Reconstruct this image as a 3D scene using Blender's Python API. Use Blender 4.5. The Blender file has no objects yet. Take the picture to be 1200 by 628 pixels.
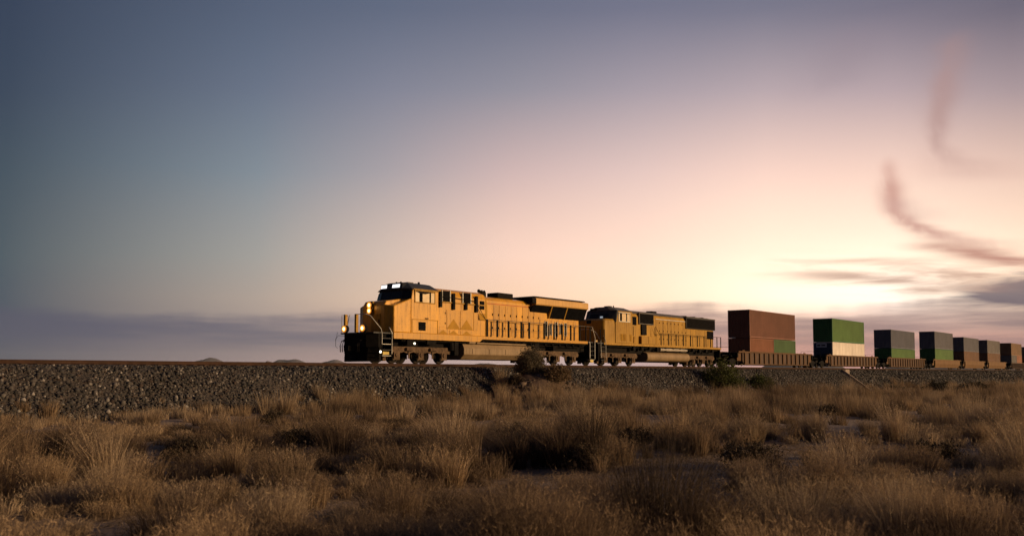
import bpy, bmesh, math, random
import numpy as np
from mathutils import Vector, Matrix

random.seed(7)
rng = np.random.default_rng(11)
SC = bpy.context.scene
COL = SC.collection
R = math.radians

# ------------------------------------------------------------------ camera
FPX = 1042.0                       # focal length in pixels of a 1200 px wide picture
CAMZ = 1.5
cam_d = bpy.data.cameras.new('camera')
cam = bpy.data.objects.new('camera', cam_d)
COL.objects.link(cam)
cam_d.sensor_width = 36.0
cam_d.lens = FPX / 1200.0 * 36.0
PITCH = 3.5
cam.location = (0, 0, CAMZ)
cam.rotation_euler = (R(90 + PITCH), 0, 0)
# horizon at y = 436 of 628
cam_d.shift_y = (436 - 314 - FPX * math.tan(R(PITCH))) / 1200.0
cam_d.clip_start = 0.2
cam_d.clip_end = 90000
cam_d.dof.use_dof = True
cam_d.dof.focus_distance = 58.0
cam_d.dof.aperture_fstop = 1.9
SC.camera = cam

# ------------------------------------------------------------------ view
SC.view_settings.view_transform = 'Standard'
SC.view_settings.look = 'None'
SC.view_settings.exposure = 0.0
SC.view_settings.gamma = 1.0
SC.view_settings.use_curve_mapping = False
SC.render.engine = 'CYCLES'
SC.cycles.use_denoising = True
SC.cycles.max_bounces = 6
SC.cycles.transparent_max_bounces = 8

# ------------------------------------------------------------------ sun
SUN_AZ, SUN_EL = 100.0, 11.0         # azimuth clockwise from the view direction
sun_d = bpy.data.lights.new('sun', 'SUN')
sun_d.energy = 3.9
sun_d.angle = R(9)       # the sun is going down behind thin cloud: a wide soft source
sun_d.color = (1.0, 0.67, 0.34)
sun = bpy.data.objects.new('sun', sun_d)
COL.objects.link(sun)
sv = Vector((math.sin(R(SUN_AZ)) * math.cos(R(SUN_EL)), math.cos(R(SUN_AZ)) * math.cos(R(SUN_EL)), math.sin(R(SUN_EL))))
sun.rotation_euler = sv.to_track_quat('Z', 'Y').to_euler()
sun.location = (60, 0, 40)

# ------------------------------------------------------------------ node helpers
def lin(c):
    return tuple(((v / 255.0) / 12.92 if v / 255.0 <= 0.04045 else ((v / 255.0 + 0.055) / 1.055) ** 2.4) for v in c)

class NT:
    """small expression helper on a node tree"""
    def __init__(self, tree):
        self.t = tree
    def n(self, kind, **kw):
        nd = self.t.nodes.new(kind)
        for k, v in kw.items():
            setattr(nd, k, v)
        return nd
    def link(self, a, b):
        self.t.links.new(a, b)
    def put(self, sock, v):
        if isinstance(v, bpy.types.NodeSocket):
            self.link(v, sock)
        else:
            if sock.type == 'RGBA' and len(v) == 3:
                v = (*v, 1)
            sock.default_value = v
    def m(self, op, a, b=0.0, c=0.0, clamp=False):
        nd = self.n('ShaderNodeMath', operation=op)
        nd.use_clamp = clamp
        for i, v in enumerate((a, b, c)):
            self.put(nd.inputs[i], v)
        return nd.outputs[0]
    def step(self, v, lo, hi, smooth=True):
        nd = self.n('ShaderNodeMapRange')
        nd.interpolation_type = 'SMOOTHSTEP' if smooth else 'LINEAR'
        self.put(nd.inputs['Value'], v)
        nd.inputs['From Min'].default_value = lo
        nd.inputs['From Max'].default_value = hi
        return nd.outputs['Result']
    def mix(self, f, a, b, blend='MIX'):
        nd = self.n('ShaderNodeMix', data_type='RGBA', blend_type=blend)
        self.put(nd.inputs[0], f)
        self.put(nd.inputs[6], a)
        self.put(nd.inputs[7], b)
        return nd.outputs[2]
    def ramp(self, f, stops, interp='LINEAR'):
        nd = self.n('ShaderNodeValToRGB')
        cr = nd.color_ramp
        cr.interpolation = interp
        while len(cr.elements) < len(stops):
            cr.elements.new(0.5)
        for el, (p, c) in zip(cr.elements, stops):
            el.position = p
            el.color = (*c, 1)
        self.put(nd.inputs[0], f)
        return nd.outputs[0]
    def noise(self, vec, scale, detail=4, rough=0.55, dist=0.0, fac=True):
        nd = self.n('ShaderNodeTexNoise')
        self.put(nd.inputs['Vector'], vec)
        nd.inputs['Scale'].default_value = scale
        nd.inputs['Detail'].default_value = detail
        nd.inputs['Roughness'].default_value = rough
        nd.inputs['Distortion'].default_value = dist
        return nd.outputs[0] if fac else nd.outputs[1]
    def vec(self, x, y, z=0.0):
        nd = self.n('ShaderNodeCombineXYZ')
        for i, v in enumerate((x, y, z)):
            self.put(nd.inputs[i], v)
        return nd.outputs[0]

# ------------------------------------------------------------------ sky (world)
world = bpy.data.worlds.new('World')
SC.world = world
world.use_nodes = True
wt = world.node_tree
wt.nodes.clear()
W = NT(wt)
tc = W.n('ShaderNodeTexCoord')
sep = W.n('ShaderNodeSeparateXYZ')
W.link(tc.outputs['Generated'], sep.inputs[0])
AZ = W.m('MULTIPLY', W.m('ARCTAN2', sep.outputs[0], sep.outputs[1]), 180 / math.pi)   # degrees, clockwise from the view
EL = W.m('MULTIPLY', W.m('ARCSINE', sep.outputs[2]), 180 / math.pi)

def el_of(x, y):
    a = math.atan((x - 600) / FPX)
    return math.degrees(math.atan((436 - y) * math.cos(a) / FPX))
EMAX = 90.0
ET = W.m('DIVIDE', EL, EMAX, clamp=True)
YS = (425, 400, 350, 300, 200, 100, 0)
COLS = [
    # azimuth, picture x used for elevation, colours at YS, zenith
    (-150, 0, [(40, 44, 56), (40, 44, 57), (38, 43, 57), (36, 42, 57), (34, 42, 58), (32, 40, 57), (30, 38, 56)], (34, 42, 62)),
    (-70, 0, [(60, 64, 78), (58, 63, 77), (54, 62, 74), (52, 63, 74), (48, 61, 76), (48, 59, 80), (50, 60, 84)], (44, 54, 78)),
    (-30, 0, [(80, 86, 100), (72, 82, 98), (66, 83, 97), (66, 87, 98), (56, 79, 94), (53, 70, 90), (54, 67, 88)], (48, 57, 78)),
    (-16.1, 300, [(154, 137, 137), (152, 138, 136), (164, 154, 146), (146, 152, 151), (113, 134, 148), (98, 113, 134), (86, 98, 120)], (58, 66, 88)),
    (-8.2, 450, [(178, 152, 148), (180, 154, 148), (210, 186, 166), (194, 181, 172), (150, 152, 162), (122, 129, 148), (96, 106, 128)], (62, 70, 92)),
    (0, 600, [(192, 174, 174), (214, 168, 152), (236, 202, 174), (232, 203, 188), (190, 172, 175), (138, 140, 155), (106, 112, 133)], (64, 71, 95)),
    (8.2, 750, [(194, 168, 168), (230, 168, 150), (248, 220, 190), (242, 215, 198), (208, 188, 187), (158, 152, 165), (114, 117, 138)], (66, 71, 95)),
    (16.1, 900, [(200, 156, 152), (244, 172, 152), (255, 243, 218), (255, 236, 214), (230, 203, 194), (174, 162, 171), (118, 119, 138)], (66, 71, 95)),
    (23.4, 1050, [(204, 150, 146), (250, 176, 152), (258, 254, 242), (255, 242, 220), (230, 203, 192), (172, 158, 167), (116, 114, 132)], (66, 70, 94)),
    (29.9, 1200, [(190, 142, 138), (224, 158, 142), (254, 234, 206), (254, 231, 206), (215, 189, 178), (156, 144, 153), (106, 104, 121)], (63, 67, 92)),
    (62, 1200, [(190, 142, 128), (216, 164, 138), (250, 214, 172), (246, 210, 178), (200, 176, 168), (152, 142, 154), (112, 110, 132)], (62, 67, 94)),
    (95, 1200, [(176, 130, 116), (200, 150, 126), (232, 194, 154), (222, 188, 158), (174, 154, 150), (128, 122, 138), (94, 96, 122)], (56, 62, 88)),
    (130, 0, [(84, 74, 80), (86, 76, 82), (86, 78, 86), (80, 76, 86), (66, 68, 82), (54, 59, 76), (46, 53, 74)], (44, 51, 74)),
    (170, 0, [(40, 44, 56), (40, 44, 57), (38, 43, 57), (36, 42, 57), (34, 42, 58), (32, 40, 57), (30, 38, 56)], (34, 42, 62)),
]
sky = None
prev = None
for az, px, cs, zen in COLS:
    st = [(max(0.0, el_of(px, y)) / EMAX, lin(c)) for y, c in zip(YS, cs)]
    st.append((0.62, lin(zen)))
    r_ = W.ramp(ET, st)
    if sky is None:
        sky = r_
    else:
        sky = W.mix(W.step(AZ, prev, az, False), sky, r_)
    prev = az

# the brightest part of the afterglow, low over the hidden sun of the far bank
def glow(az0, el0, saz, sel, col):
    global sky
    gx = W.m('DIVIDE', W.m('SUBTRACT', AZ, az0), saz)
    gy = W.m('DIVIDE', W.m('SUBTRACT', EL, el0), sel)
    g = W.m('EXPONENT', W.m('MULTIPLY', W.m('ADD', W.m('MULTIPLY', gx, gx), W.m('MULTIPLY', gy, gy)), -1.0))
    sky = W.mix(g, sky, W.mix(1.0, sky, col, 'ADD'))
glow(22.5, 5.3, 12.0, 1.9, (0.28, 0.21, 0.15))
glow(16.0, 8.0, 30.0, 8.0, (0.27, 0.135, 0.07))

# low cloud bands, wind drawn and long in azimuth
cv = W.vec(W.m('MULTIPLY', AZ, 0.050), W.m('MULTIPLY', EL, 0.55))
n1 = W.noise(cv, 1.6, 6, 0.55, 0.35)
cv2 = W.vec(W.m('MULTIPLY', AZ, 0.11), W.m('ADD', W.m('MULTIPLY', EL, 1.0), W.m('MULTIPLY', AZ, 0.035)), 3.7)
n2 = W.noise(cv2, 1.3, 7, 0.6, 0.5)
wob = W.m('MULTIPLY', W.m('SUBTRACT', n1, 0.5), 1.9)
cloudcol = W.ramp(W.m('DIVIDE', W.m('ADD', AZ, 40), 150, clamp=True), [
    (0.0, lin((70, 76, 92))), (0.1, lin((90, 90, 107))), (0.20, lin((124, 116, 124))), (0.28, lin((158, 134, 130))),
    (0.37, lin((168, 138, 132))), (0.44, lin((150, 126, 126))), (0.5, lin((132, 114, 118))), (0.8, lin((140, 112, 108))), (1.0, lin((70, 64, 72)))])
eb = W.m('ADD', EL, wob)
# band A: the bank just over the horizon (its top rises a little to the right)
topA = W.m('ADD', 3.75, W.m('MULTIPLY', W.m('SUBTRACT', W.noise(W.vec(W.m('MULTIPLY', AZ, 0.09), 2.0), 1.5, 4), 0.5), 2.0))
topA = W.m('ADD', topA, W.m('MULTIPLY', W.step(AZ, -5, 14), 0.35))
bandA = W.m('MULTIPLY', W.step(W.m('SUBTRACT', topA, eb), -0.2, 0.7), W.step(EL, 0.5, 2.0))
bandA = W.m('MULTIPLY', bandA, W.m('ADD', W.m('MULTIPLY', W.step(W.noise(W.vec(W.m('MULTIPLY', AZ, 0.06), W.m('MULTIPLY', EL, 0.9), 9.0), 1.4, 4), 0.30, 0.62), 0.45), 0.55))
# thinner over the middle of the view
sky = W.mix(W.m('MULTIPLY', bandA, 0.92), sky, cloudcol)
# band B: streaky veils over the glow at the right
gB = W.m('MULTIPLY', W.step(AZ, 13, 26), W.step(AZ, 150, 100))
elB = W.m('SUBTRACT', EL, W.m('SUBTRACT', 8.4, W.m('MULTIPLY', AZ, 0.115)))      # streaks sink to the right
bandB = W.m('MULTIPLY', W.step(elB, -1.6, -0.5), W.step(elB, 1.5, 0.2))
bandB = W.m('MULTIPLY', W.m('MULTIPLY', bandB, gB), W.step(n2, 0.40, 0.66))
sky = W.mix(W.m('MULTIPLY', bandB, 0.8), sky, lin((206, 168, 146)))
# the grey cloud low at the right
cx = W.m('DIVIDE', W.m('SUBTRACT', AZ, 30.6), 4.3)
cy = W.m('DIVIDE', W.m('SUBTRACT', W.m('ADD', EL, W.m('MULTIPLY', wob, 0.35)), 4.45), 1.05)
rr = W.m('SQRT', W.m('ADD', W.m('MULTIPLY', cx, cx), W.m('MULTIPLY', cy, cy)))
bl = W.step(W.m('ADD', rr, W.m('MULTIPLY', W.m('SUBTRACT', n2, 0.5), 2.4)), 1.15, 0.45)
sky = W.mix(W.m('MULTIPLY', bl, 0.92), sky, lin((112, 100, 110)))

# wisps of falling ice: each follows a curve azimuth(elevation)
wn = W.noise(W.vec(W.m('MULTIPLY', AZ, 0.5), W.m('MULTIPLY', EL, 0.35), 1.3), 1.1, 4, 0.5, 0.6)
wn2 = W.noise(W.vec(W.m('MULTIPLY', AZ, 2.2), W.m('MULTIPLY', EL, 1.1), 5.3), 1.3, 5, 0.65, 0.8)
def azel(x, y):
    return math.degrees(math.atan((x - 600) / FPX)), el_of(x, y)
def wisp(pts, col, strength, torn=1.0):
    """pts: (x, y, width_px, weight) along the streak, top to bottom, as seen from the camera point"""
    global sky
    st_a, st_w, st_g = [], [], []
    for x, y, w, g in pts:
        a, e = azel(x, y)
        st_a.append((e / 30, (a / 60,) * 3)); st_w.append((e / 30, (w / 40,) * 3)); st_g.append((e / 30, (g,) * 3))
    e30 = W.m('DIVIDE', EL, 30, clamp=True)
    def val(st):
        st = sorted(st)
        return W.ramp(e30, st, 'EASE')
    a0 = W.m('MULTIPLY', val(st_a), 60)
    wd = W.m('MULTIPLY', val(st_w), 56 * 180 / math.pi / FPX)
    dx = W.m('DIVIDE', W.m('SUBTRACT', W.m('ADD', AZ, W.m('ADD', W.m('MULTIPLY', W.m('SUBTRACT', wn, 0.5), 0.7 * torn), W.m('MULTIPLY', W.m('SUBTRACT', wn2, 0.5), 0.35 * torn))), a0), wd)
    # soft on the trailing (right) side
    g = W.m('EXPONENT', W.m('MULTIPLY', W.m('MULTIPLY', dx, dx), -1.0))
    f = W.m('MULTIPLY', W.m('MULTIPLY', g, val(st_g)), W.m('MULTIPLY', W.step(W.m('ADD', W.m('MULTIPLY', wn, 0.75), W.m('MULTIPLY', wn2, 0.25)), 0.18, 0.6) if torn > 0.35 else W.step(n2, 0.2, 0.6), strength))
    sky = W.mix(f, sky, col)
wisp([(1047, 176, 5, 0.0), (1048, 198, 6, 0.6), (1050, 222, 9, 1.0), (1053, 244, 9, 1.0), (1066, 258, 9, 1.0), (1084, 267, 11, 1.0), (1106, 275, 15, 0.85), (1150, 287, 26, 0.5), (1200, 297, 30, 0.0)], lin((210, 160, 146)), 0.9, 0.4)
wisp([(1058, 226, 16, 0.0), (1064, 238, 14, 0.5), (1084, 250, 16, 0.5), (1100, 264, 18, 0.0)], lin((214, 176, 166)), 0.6)
wisp([(1138, 20, 10, 0.0), (1128, 50, 13, 0.6), (1116, 100, 12, 0.9), (1108, 140, 8, 1.0), (1105, 165, 7, 0.8), (1114, 180, 12, 0.6), (1140, 196, 26, 0.4), (1190, 214, 34, 0.0)], lin((178, 140, 134)), 0.62, 0.4)
wisp([(1010, 5, 22, 0.0), (1000, 50, 26, 0.7), (985, 85, 24, 0.7), (960, 120, 20, 0.0)], lin((150, 134, 144)), 0.35)
wisp([(1084, 280, 18, 0.0), (1110, 288, 22, 0.8), (1150, 296, 22, 1.0), (1200, 308, 22, 1.0), (1270, 322, 22, 0.0)], lin((196, 142, 126)), 0.95, 0.3)
wisp([(930, 316, 40, 0.0), (990, 322, 34, 0.7), (1050, 328, 34, 0.9), (1120, 337, 34, 0.8), (1180, 346, 20, 0.0)], lin((192, 152, 134)), 0.95, 0.3)
wisp([(960, 300, 40, 0.0), (1020, 306, 34, 0.6), (1080, 314, 34, 0.8), (1150, 324, 34, 0.6), (1230, 334, 20, 0.0)], lin((206, 164, 142)), 0.85, 0.3)

nish = W.n('ShaderNodeTexSky', sky_type='NISHITA')
nish.sun_disc = False
nish.sun_elevation = R(SUN_EL)
nish.sun_rotation = R(SUN_AZ)
nish.altitude = 1200
nish.dust_density = 2.0
# the background strength below is 0.1, so the dusk colours are scaled by 10 to stand at their own level
sc10 = W.n('ShaderNodeVectorMath', operation='SCALE')
W.link(sky, sc10.inputs[0])
sc10.inputs['Scale'].default_value = 10.0
nsc = W.n('ShaderNodeVectorMath', operation='SCALE')
W.link(nish.outputs[0], nsc.inputs[0])
nsc.inputs['Scale'].default_value = 0.006
add = W.n('ShaderNodeVectorMath', operation='ADD')
W.link(sc10.outputs[0], add.inputs[0])
W.link(nsc.outputs[0], add.inputs[1])
lowmix = W.mix(W.step(EL, -1.2, -0.2), lin((60, 48, 44)) , add.outputs[0])
bg = W.n('ShaderNodeBackground')
W.link(lowmix, bg.inputs['Color'])
bg.inputs['Strength'].default_value = 0.1   # within the daylight range, dusk colours above
wo = W.n('ShaderNodeOutputWorld')
W.link(bg.outputs[0], wo.inputs['Surface'])

# ------------------------------------------------------------------ materials
MATS = {}
def mat(name, base, rough=0.6, metal=0.0, var=0.18, scale=2.0, dirt=None, dirt_amt=0.5, streak=False, bump=0.0, bump_scale=30.0, emit=None, emit_s=0.0, spec=0.22, coat=0.0, panel=0.0):
    if name in MATS:
        return MATS[name]
    m_ = bpy.data.materials.new(name)
    m_.use_nodes = True
    t = m_.node_tree
    N = NT(t)
    b = t.nodes['Principled BSDF']
    co = N.n('ShaderNodeTexCoord').outputs['Object']
    nz = N.noise(co, scale, 5, 0.6)
    lo = tuple(max(0, v * (1 - var)) for v in base)
    hi = tuple(min(1, v * (1 + var)) for v in base)
    c = N.mix(N.step(nz, 0.3, 0.7), lo, hi)
    if panel:
        rnd = N.n('ShaderNodeObjectInfo').outputs['Random']
        c = N.mix(N.m('MULTIPLY', rnd, panel), c, tuple(v * 0.55 for v in base))
    if dirt is not None:
        if streak:
            mp = N.n('ShaderNodeMapping')
            N.link(co, mp.inputs['Vector'])
            kx = 3.0 if streak is True else streak
            mp.inputs['Scale'].default_value = (kx * 0.5 if kx > 3 else kx, kx, 0.12 if kx > 3 else 0.20)
            dn = N.noise(mp.outputs[0], 2.4, 6, 0.65)
        else:
            dn = N.noise(co, scale * 2.3, 6, 0.65)
        dn2 = N.noise(co, 11.0, 4, 0.6)
        f = N.m('MULTIPLY', N.step(N.m('ADD', N.m('MULTIPLY', dn, 0.75), N.m('MULTIPLY', dn2, 0.25)), 0.46, 0.72), dirt_amt)
        c = N.mix(f, c, dirt)
        N.link(N.m('ADD', rough, N.m('MULTIPLY', f, 0.3), clamp=True), b.inputs['Roughness'])
    else:
        b.inputs['Roughness'].default_value = rough
    N.link(c, b.inputs['Base Color'])
    b.inputs['Metallic'].default_value = metal
    b.inputs['Specular IOR Level'].default_value = spec
    if coat:
        b.inputs['Coat Weight'].default_value = coat
        b.inputs['Coat Roughness'].default_value = 0.15
    if bump:
        bn = N.n('ShaderNodeBump')
        bn.inputs['Strength'].default_value = bump
        bn.inputs['Distance'].default_value = 0.02
        N.link(N.noise(co, bump_scale, 5, 0.6), bn.inputs['Height'])
        N.link(bn.outputs[0], b.inputs['Normal'])
    if emit:
        b.inputs['Emission Color'].default_value = (*emit, 1)
        b.inputs['Emission Strength'].default_value = emit_s
    MATS[name] = m_
    return m_

YELLOW = mat('yellow_paint', (0.69, 0.325, 0.007), 0.38, var=0.14, scale=0.7, dirt=(0.19, 0.088, 0.02), dirt_amt=0.85, spec=0.4, coat=0.2, panel=0.6, streak=True, bump=0.10, bump_scale=2.2)
YELLOW2 = mat('worn_yellow_paint', (0.43, 0.230, 0.022), 0.55, var=0.12, scale=0.8, dirt=(0.11, 0.052, 0.018), dirt_amt=0.85, spec=0.25, panel=0.5, streak=True, bump=0.06, bump_scale=6)
OCHRE = mat('faded_ochre_paint', (0.40, 0.20, 0.014), 0.6, var=0.12, scale=2, spec=0.15)
REDST = mat('red_stripe_paint', (0.42, 0.10, 0.03), 0.5, var=0.2, scale=2)
DGREY = mat('dark_grey_paint', (0.035, 0.037, 0.044), 0.5, var=0.2, scale=1.2, dirt=(0.10, 0.075, 0.05), dirt_amt=0.5)
ROOFG = mat('dusty_grey_roof_paint', (0.12, 0.11, 0.105), 0.55, var=0.2, scale=1.0, dirt=(0.17, 0.12, 0.08), dirt_amt=0.6)
BLACK = mat('sooty_black_steel', (0.010, 0.009, 0.009), 0.75, var=0.3, scale=3, dirt=(0.028, 0.019, 0.014), dirt_amt=0.5, spec=0.06)
GRILLE = mat('black_grille_mesh', (0.006, 0.006, 0.007), 0.9, var=0.3, scale=3, spec=0.02)
TRUCK = mat('dusty_running_gear', (0.13, 0.083, 0.052), 0.85, var=0.3, scale=3, dirt=(0.030, 0.021, 0.016), dirt_amt=0.9, bump=0.3, bump_scale=14)
WHEEL = mat('wheel_steel', (0.022, 0.016, 0.013), 0.8, metal=0.0, var=0.3, scale=4)
TANK = mat('dusty_tank_paint', (0.27, 0.185, 0.105), 0.5, var=0.16, scale=0.8, dirt=(0.12, 0.08, 0.05), dirt_amt=0.6, streak=True)
WHITEP = mat('white_rail_paint', (0.62, 0.60, 0.55), 0.45, var=0.12, scale=4, dirt=(0.30, 0.24, 0.17), dirt_amt=0.5)
GLASS = mat('dark_cab_glass', (0.012, 0.014, 0.018), 0.06, var=0.1, scale=1)
SKYPANE = mat('glass_with_painted_sky_reflection', (0.70, 0.52, 0.30), 0.3, var=0.12, scale=2.5, spec=0.4)  # cab panes: the bright sky's reflection is painted in as a cream base
LAMPW = mat('lit_headlamp', (1, 0.8, 0.5), 0.3, var=0, emit=(1.0, 0.66, 0.26), emit_s=7)
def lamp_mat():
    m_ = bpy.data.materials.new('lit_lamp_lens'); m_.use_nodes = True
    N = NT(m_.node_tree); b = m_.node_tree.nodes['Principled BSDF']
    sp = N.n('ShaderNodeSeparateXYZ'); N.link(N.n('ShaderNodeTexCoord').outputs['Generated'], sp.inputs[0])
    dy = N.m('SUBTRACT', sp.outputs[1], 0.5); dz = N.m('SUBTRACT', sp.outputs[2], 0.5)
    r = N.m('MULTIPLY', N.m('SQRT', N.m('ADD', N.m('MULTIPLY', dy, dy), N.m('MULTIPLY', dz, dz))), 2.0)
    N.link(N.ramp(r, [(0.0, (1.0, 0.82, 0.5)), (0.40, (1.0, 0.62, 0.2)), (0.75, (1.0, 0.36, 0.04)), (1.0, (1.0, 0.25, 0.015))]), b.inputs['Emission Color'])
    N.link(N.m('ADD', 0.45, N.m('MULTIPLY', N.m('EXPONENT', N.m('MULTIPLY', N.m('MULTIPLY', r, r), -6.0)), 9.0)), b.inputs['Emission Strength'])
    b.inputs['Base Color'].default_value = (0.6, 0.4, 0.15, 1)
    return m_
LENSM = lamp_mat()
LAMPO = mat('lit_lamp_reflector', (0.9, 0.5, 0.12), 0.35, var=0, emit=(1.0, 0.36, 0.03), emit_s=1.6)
BOARD = mat('lit_number_board', (0.9, 0.9, 0.9), 0.4, var=0, emit=(1.0, 0.95, 0.95), emit_s=1.6)
SMALLL = mat('lit_step_lamp', (0.9, 0.85, 0.7), 0.4, var=0, emit=(1.0, 0.86, 0.62), emit_s=5)
RAILM = mat('rusty_rail_steel', (0.050, 0.024, 0.015), 0.8, metal=0.0, var=0.25, scale=2.0, dirt=(0.030, 0.016, 0.011), dirt_amt=0.6, bump=0.2, bump_scale=20)
TIE = mat('weathered_timber_sleeper', (0.06, 0.043, 0.035), 0.9, var=0.3, scale=3, bump=0.4, bump_scale=12)
WELLM = mat('dusty_tan_well_car_paint', (0.115, 0.062, 0.032), 0.8, var=0.16, scale=0.8, dirt=(0.09, 0.052, 0.03), dirt_amt=0.6, streak=True)
WELLY = mat('yellow_tan_well_car_paint', (0.17, 0.095, 0.044), 0.75, var=0.14, scale=0.8, dirt=(0.17, 0.10, 0.05), dirt_amt=0.5, streak=True)
WELLD = mat('dark_brown_well_car_paint_and_rib_shade', (0.09, 0.055, 0.04), 0.7, var=0.2, scale=0.8)  # the dark car's own paint; also painted-in shade on the ribbed sides
CONC = mat('pale_concrete', (0.34, 0.27, 0.23), 0.85, var=0.18, scale=1.5, dirt=(0.16, 0.12, 0.10), dirt_amt=0.5, bump=0.3, bump_scale=10)
GRAVM = mat('dark_culvert_gravel', (0.055, 0.052, 0.05), 0.95, var=0.4, scale=6, bump=0.6, bump_scale=16)

def paint(name, c, dirt=None):
    return mat(name, c, 0.5, var=0.14, scale=0.5, dirt=dirt or tuple(v * 0.45 + 0.02 for v in c), dirt_amt=0.75, streak=7.0, panel=0.25)

# ------------------------------------------------------------------ mesh builder
class MB:
    def __init__(self):
        self.v, self.f = [], []
    def add(self, vs, fs):
        o = len(self.v)
        self.v += [tuple(p) for p in vs]
        self.f += [tuple(i + o for i in f) for f in fs]
        return self
    def box(self, x0, x1, y0, y1, z0, z1):
        vs = [(x, y, z) for x in (x0, x1) for y in (y0, y1) for z in (z0, z1)]
        return self.add(vs, [(0, 1, 3, 2), (4, 6, 7, 5), (0, 4, 5, 1), (2, 3, 7, 6), (0, 2, 6, 4), (1, 5, 7, 3)])
    def loft(self, secs, cap=True):
        n = len(secs[0])
        vs = [p for s in secs for p in s]
        fs = []
        for k in range(len(secs) - 1):
            for i in range(n):
                j = (i + 1) % n
                fs.append((k * n + i, k * n + j, (k + 1) * n + j, (k + 1) * n + i))
        if cap:
            fs.append(tuple(range(n))[::-1])
            fs.append(tuple(range((len(secs) - 1) * n, len(secs) * n)))
        return self.add(vs, fs)
    def prism_y(self, poly, y0, y1):        # poly of (x, z)
        return self.loft([[(x, y0, z) for x, z in poly], [(x, y1, z) for x, z in poly]])
    def prism_x(self, poly, x0, x1):        # poly of (y, z)
        return self.loft([[(x0, y, z) for y, z in poly], [(x1, y, z) for y, z in poly]])
    def prism_z(self, poly, z0, z1):
        return self.loft([[(x, y, z0) for x, y in poly], [(x, y, z1) for x, y in poly]])
    def tube(self, path, r, n=6):
        pts = [Vector(p) for p in path]
        secs = []
        for i, p in enumerate(pts):
            a = pts[max(0, i - 1)]; b = pts[min(len(pts) - 1, i + 1)]
            t = (b - a).normalized()
            ref = Vector((0, 0, 1)) if abs(t.z) < 0.9 else Vector((1, 0, 0))
            u = t.cross(ref).normalized(); w = t.cross(u)
            rr_ = r[i] if isinstance(r, (list, tuple)) else r
            secs.append([tuple(p + (u * math.cos(q) + w * math.sin(q)) * rr_) for q in [2 * math.pi * k / n for k in range(n)]])
        return self.loft(secs)
    def cyl(self, p0, p1, r, n=12):
        return self.tube([p0, p1], r, n)
    def build(self, name, m, parent=None, loc=None, bevel=0.0, smooth=None):
        me = bpy.data.meshes.new(name)
        me.from_pydata(self.v, [], self.f)
        bm = bmesh.new(); bm.from_mesh(me)
        bmesh.ops.recalc_face_normals(bm, faces=bm.faces)
        bm.to_mesh(me); bm.free()
        me.materials.append(m)
        if smooth:
            for p in me.polygons:
                p.use_smooth = True
            me.set_sharp_from_angle(angle=R(smooth))
        o = bpy.data.objects.new(name, me)
        COL.objects.link(o)
        if parent:
            o.parent = parent
        if loc is not None:
            o.location = loc
        if bevel:
            bv = o.modifiers.new('bevel', 'BEVEL')
            bv.width = bevel; bv.segments = 2; bv.limit_method = 'ANGLE'
        return o

def tag(o, label=None, cat=None, group=None, kind=None):
    for k, v in (('label', label), ('category', cat), ('group', group), ('kind', kind)):
        if v:
            o[k] = v
    return o

def empty(name, loc, rz, label, cat, group=None):
    o = bpy.data.objects.new(name, None)
    COL.objects.link(o)
    o.location = loc
    o.rotation_euler = (0, 0, rz)
    o.empty_display_size = 0.5
    return tag(o, label, cat, group)

def copy_part(src, parent, dx=0, dy=0, dz=0, flip=None):
    c = src.copy(); COL.objects.link(c); c.parent = parent
    c.location = (src.location[0] + dx, src.location[1] + dy, src.location[2] + dz)
    for ch in src.children:
        g = ch.copy(); COL.objects.link(g); g.parent = c
    return c

# ------------------------------------------------------------------ the line of the track
TH = R(39.2)
D = (math.sin(TH), math.cos(TH))              # along the track, away to the right
NN = (-D[1], D[0])                            # across the track, away from the camera
RAILZ = 2.03
OX, OY = -7.78 + 1.5 * NN[0], 51.8 + 1.5 * NN[1]
RZ = math.atan2(D[1], D[0])
def wp(s, y, z=0.0):
    return (OX + s * D[0] + y * NN[0], OY + s * D[1] + y * NN[1], z)
def to_sy(x, y):
    return (x - OX) * D[0] + (y - OY) * D[1], (x - OX) * NN[0] + (y - OY) * NN[1]

# value noise for terrain and scatter
_perm = rng.random((256, 256))
def vnoise(x, y, s):
    x = np.asarray(x, float) / s; y = np.asarray(y, float) / s
    xi = np.floor(x).astype(int); yi = np.floor(y).astype(int)
    fx = x - xi; fy = y - yi
    fx = fx * fx * (3 - 2 * fx); fy = fy * fy * (3 - 2 * fy)
    g = lambda i, j: _perm[i % 256, j % 256]
    return (g(xi, yi) * (1 - fx) + g(xi + 1, yi) * fx) * (1 - fy) + (g(xi, yi + 1) * (1 - fx) + g(xi + 1, yi + 1) * fx) * fy

def sstep(v, a, b):
    t = np.clip((np.asarray(v, float) - a) / (b - a), 0, 1)
    return t * t * (3 - 2 * t)

def ground_z(x, y):
    x = np.asarray(x, float); y = np.asarray(y, float)
    s = (x - OX) * D[0] + (y - OY) * D[1]
    p = (x - OX) * NN[0] + (y - OY) * NN[1]
    r = np.sqrt(x * x + y * y)
    near = np.exp(-(r / 260.0) ** 2)
    z = ((vnoise(x, y, 4.2) - 0.5) * 0.26 + (vnoise(x + 31, y - 7, 1.3) - 0.5) * 0.09 + (vnoise(x - 90, y + 50, 17.0) - 0.5) * 0.35) * near
    z = z + (vnoise(x + 7, y + 3, 0.42) - 0.5) * 0.06 * np.exp(-(r / 45.0) ** 2)
    z = z - 0.30 - 0.55 * sstep(s, 15, 62)
    return z

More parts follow.
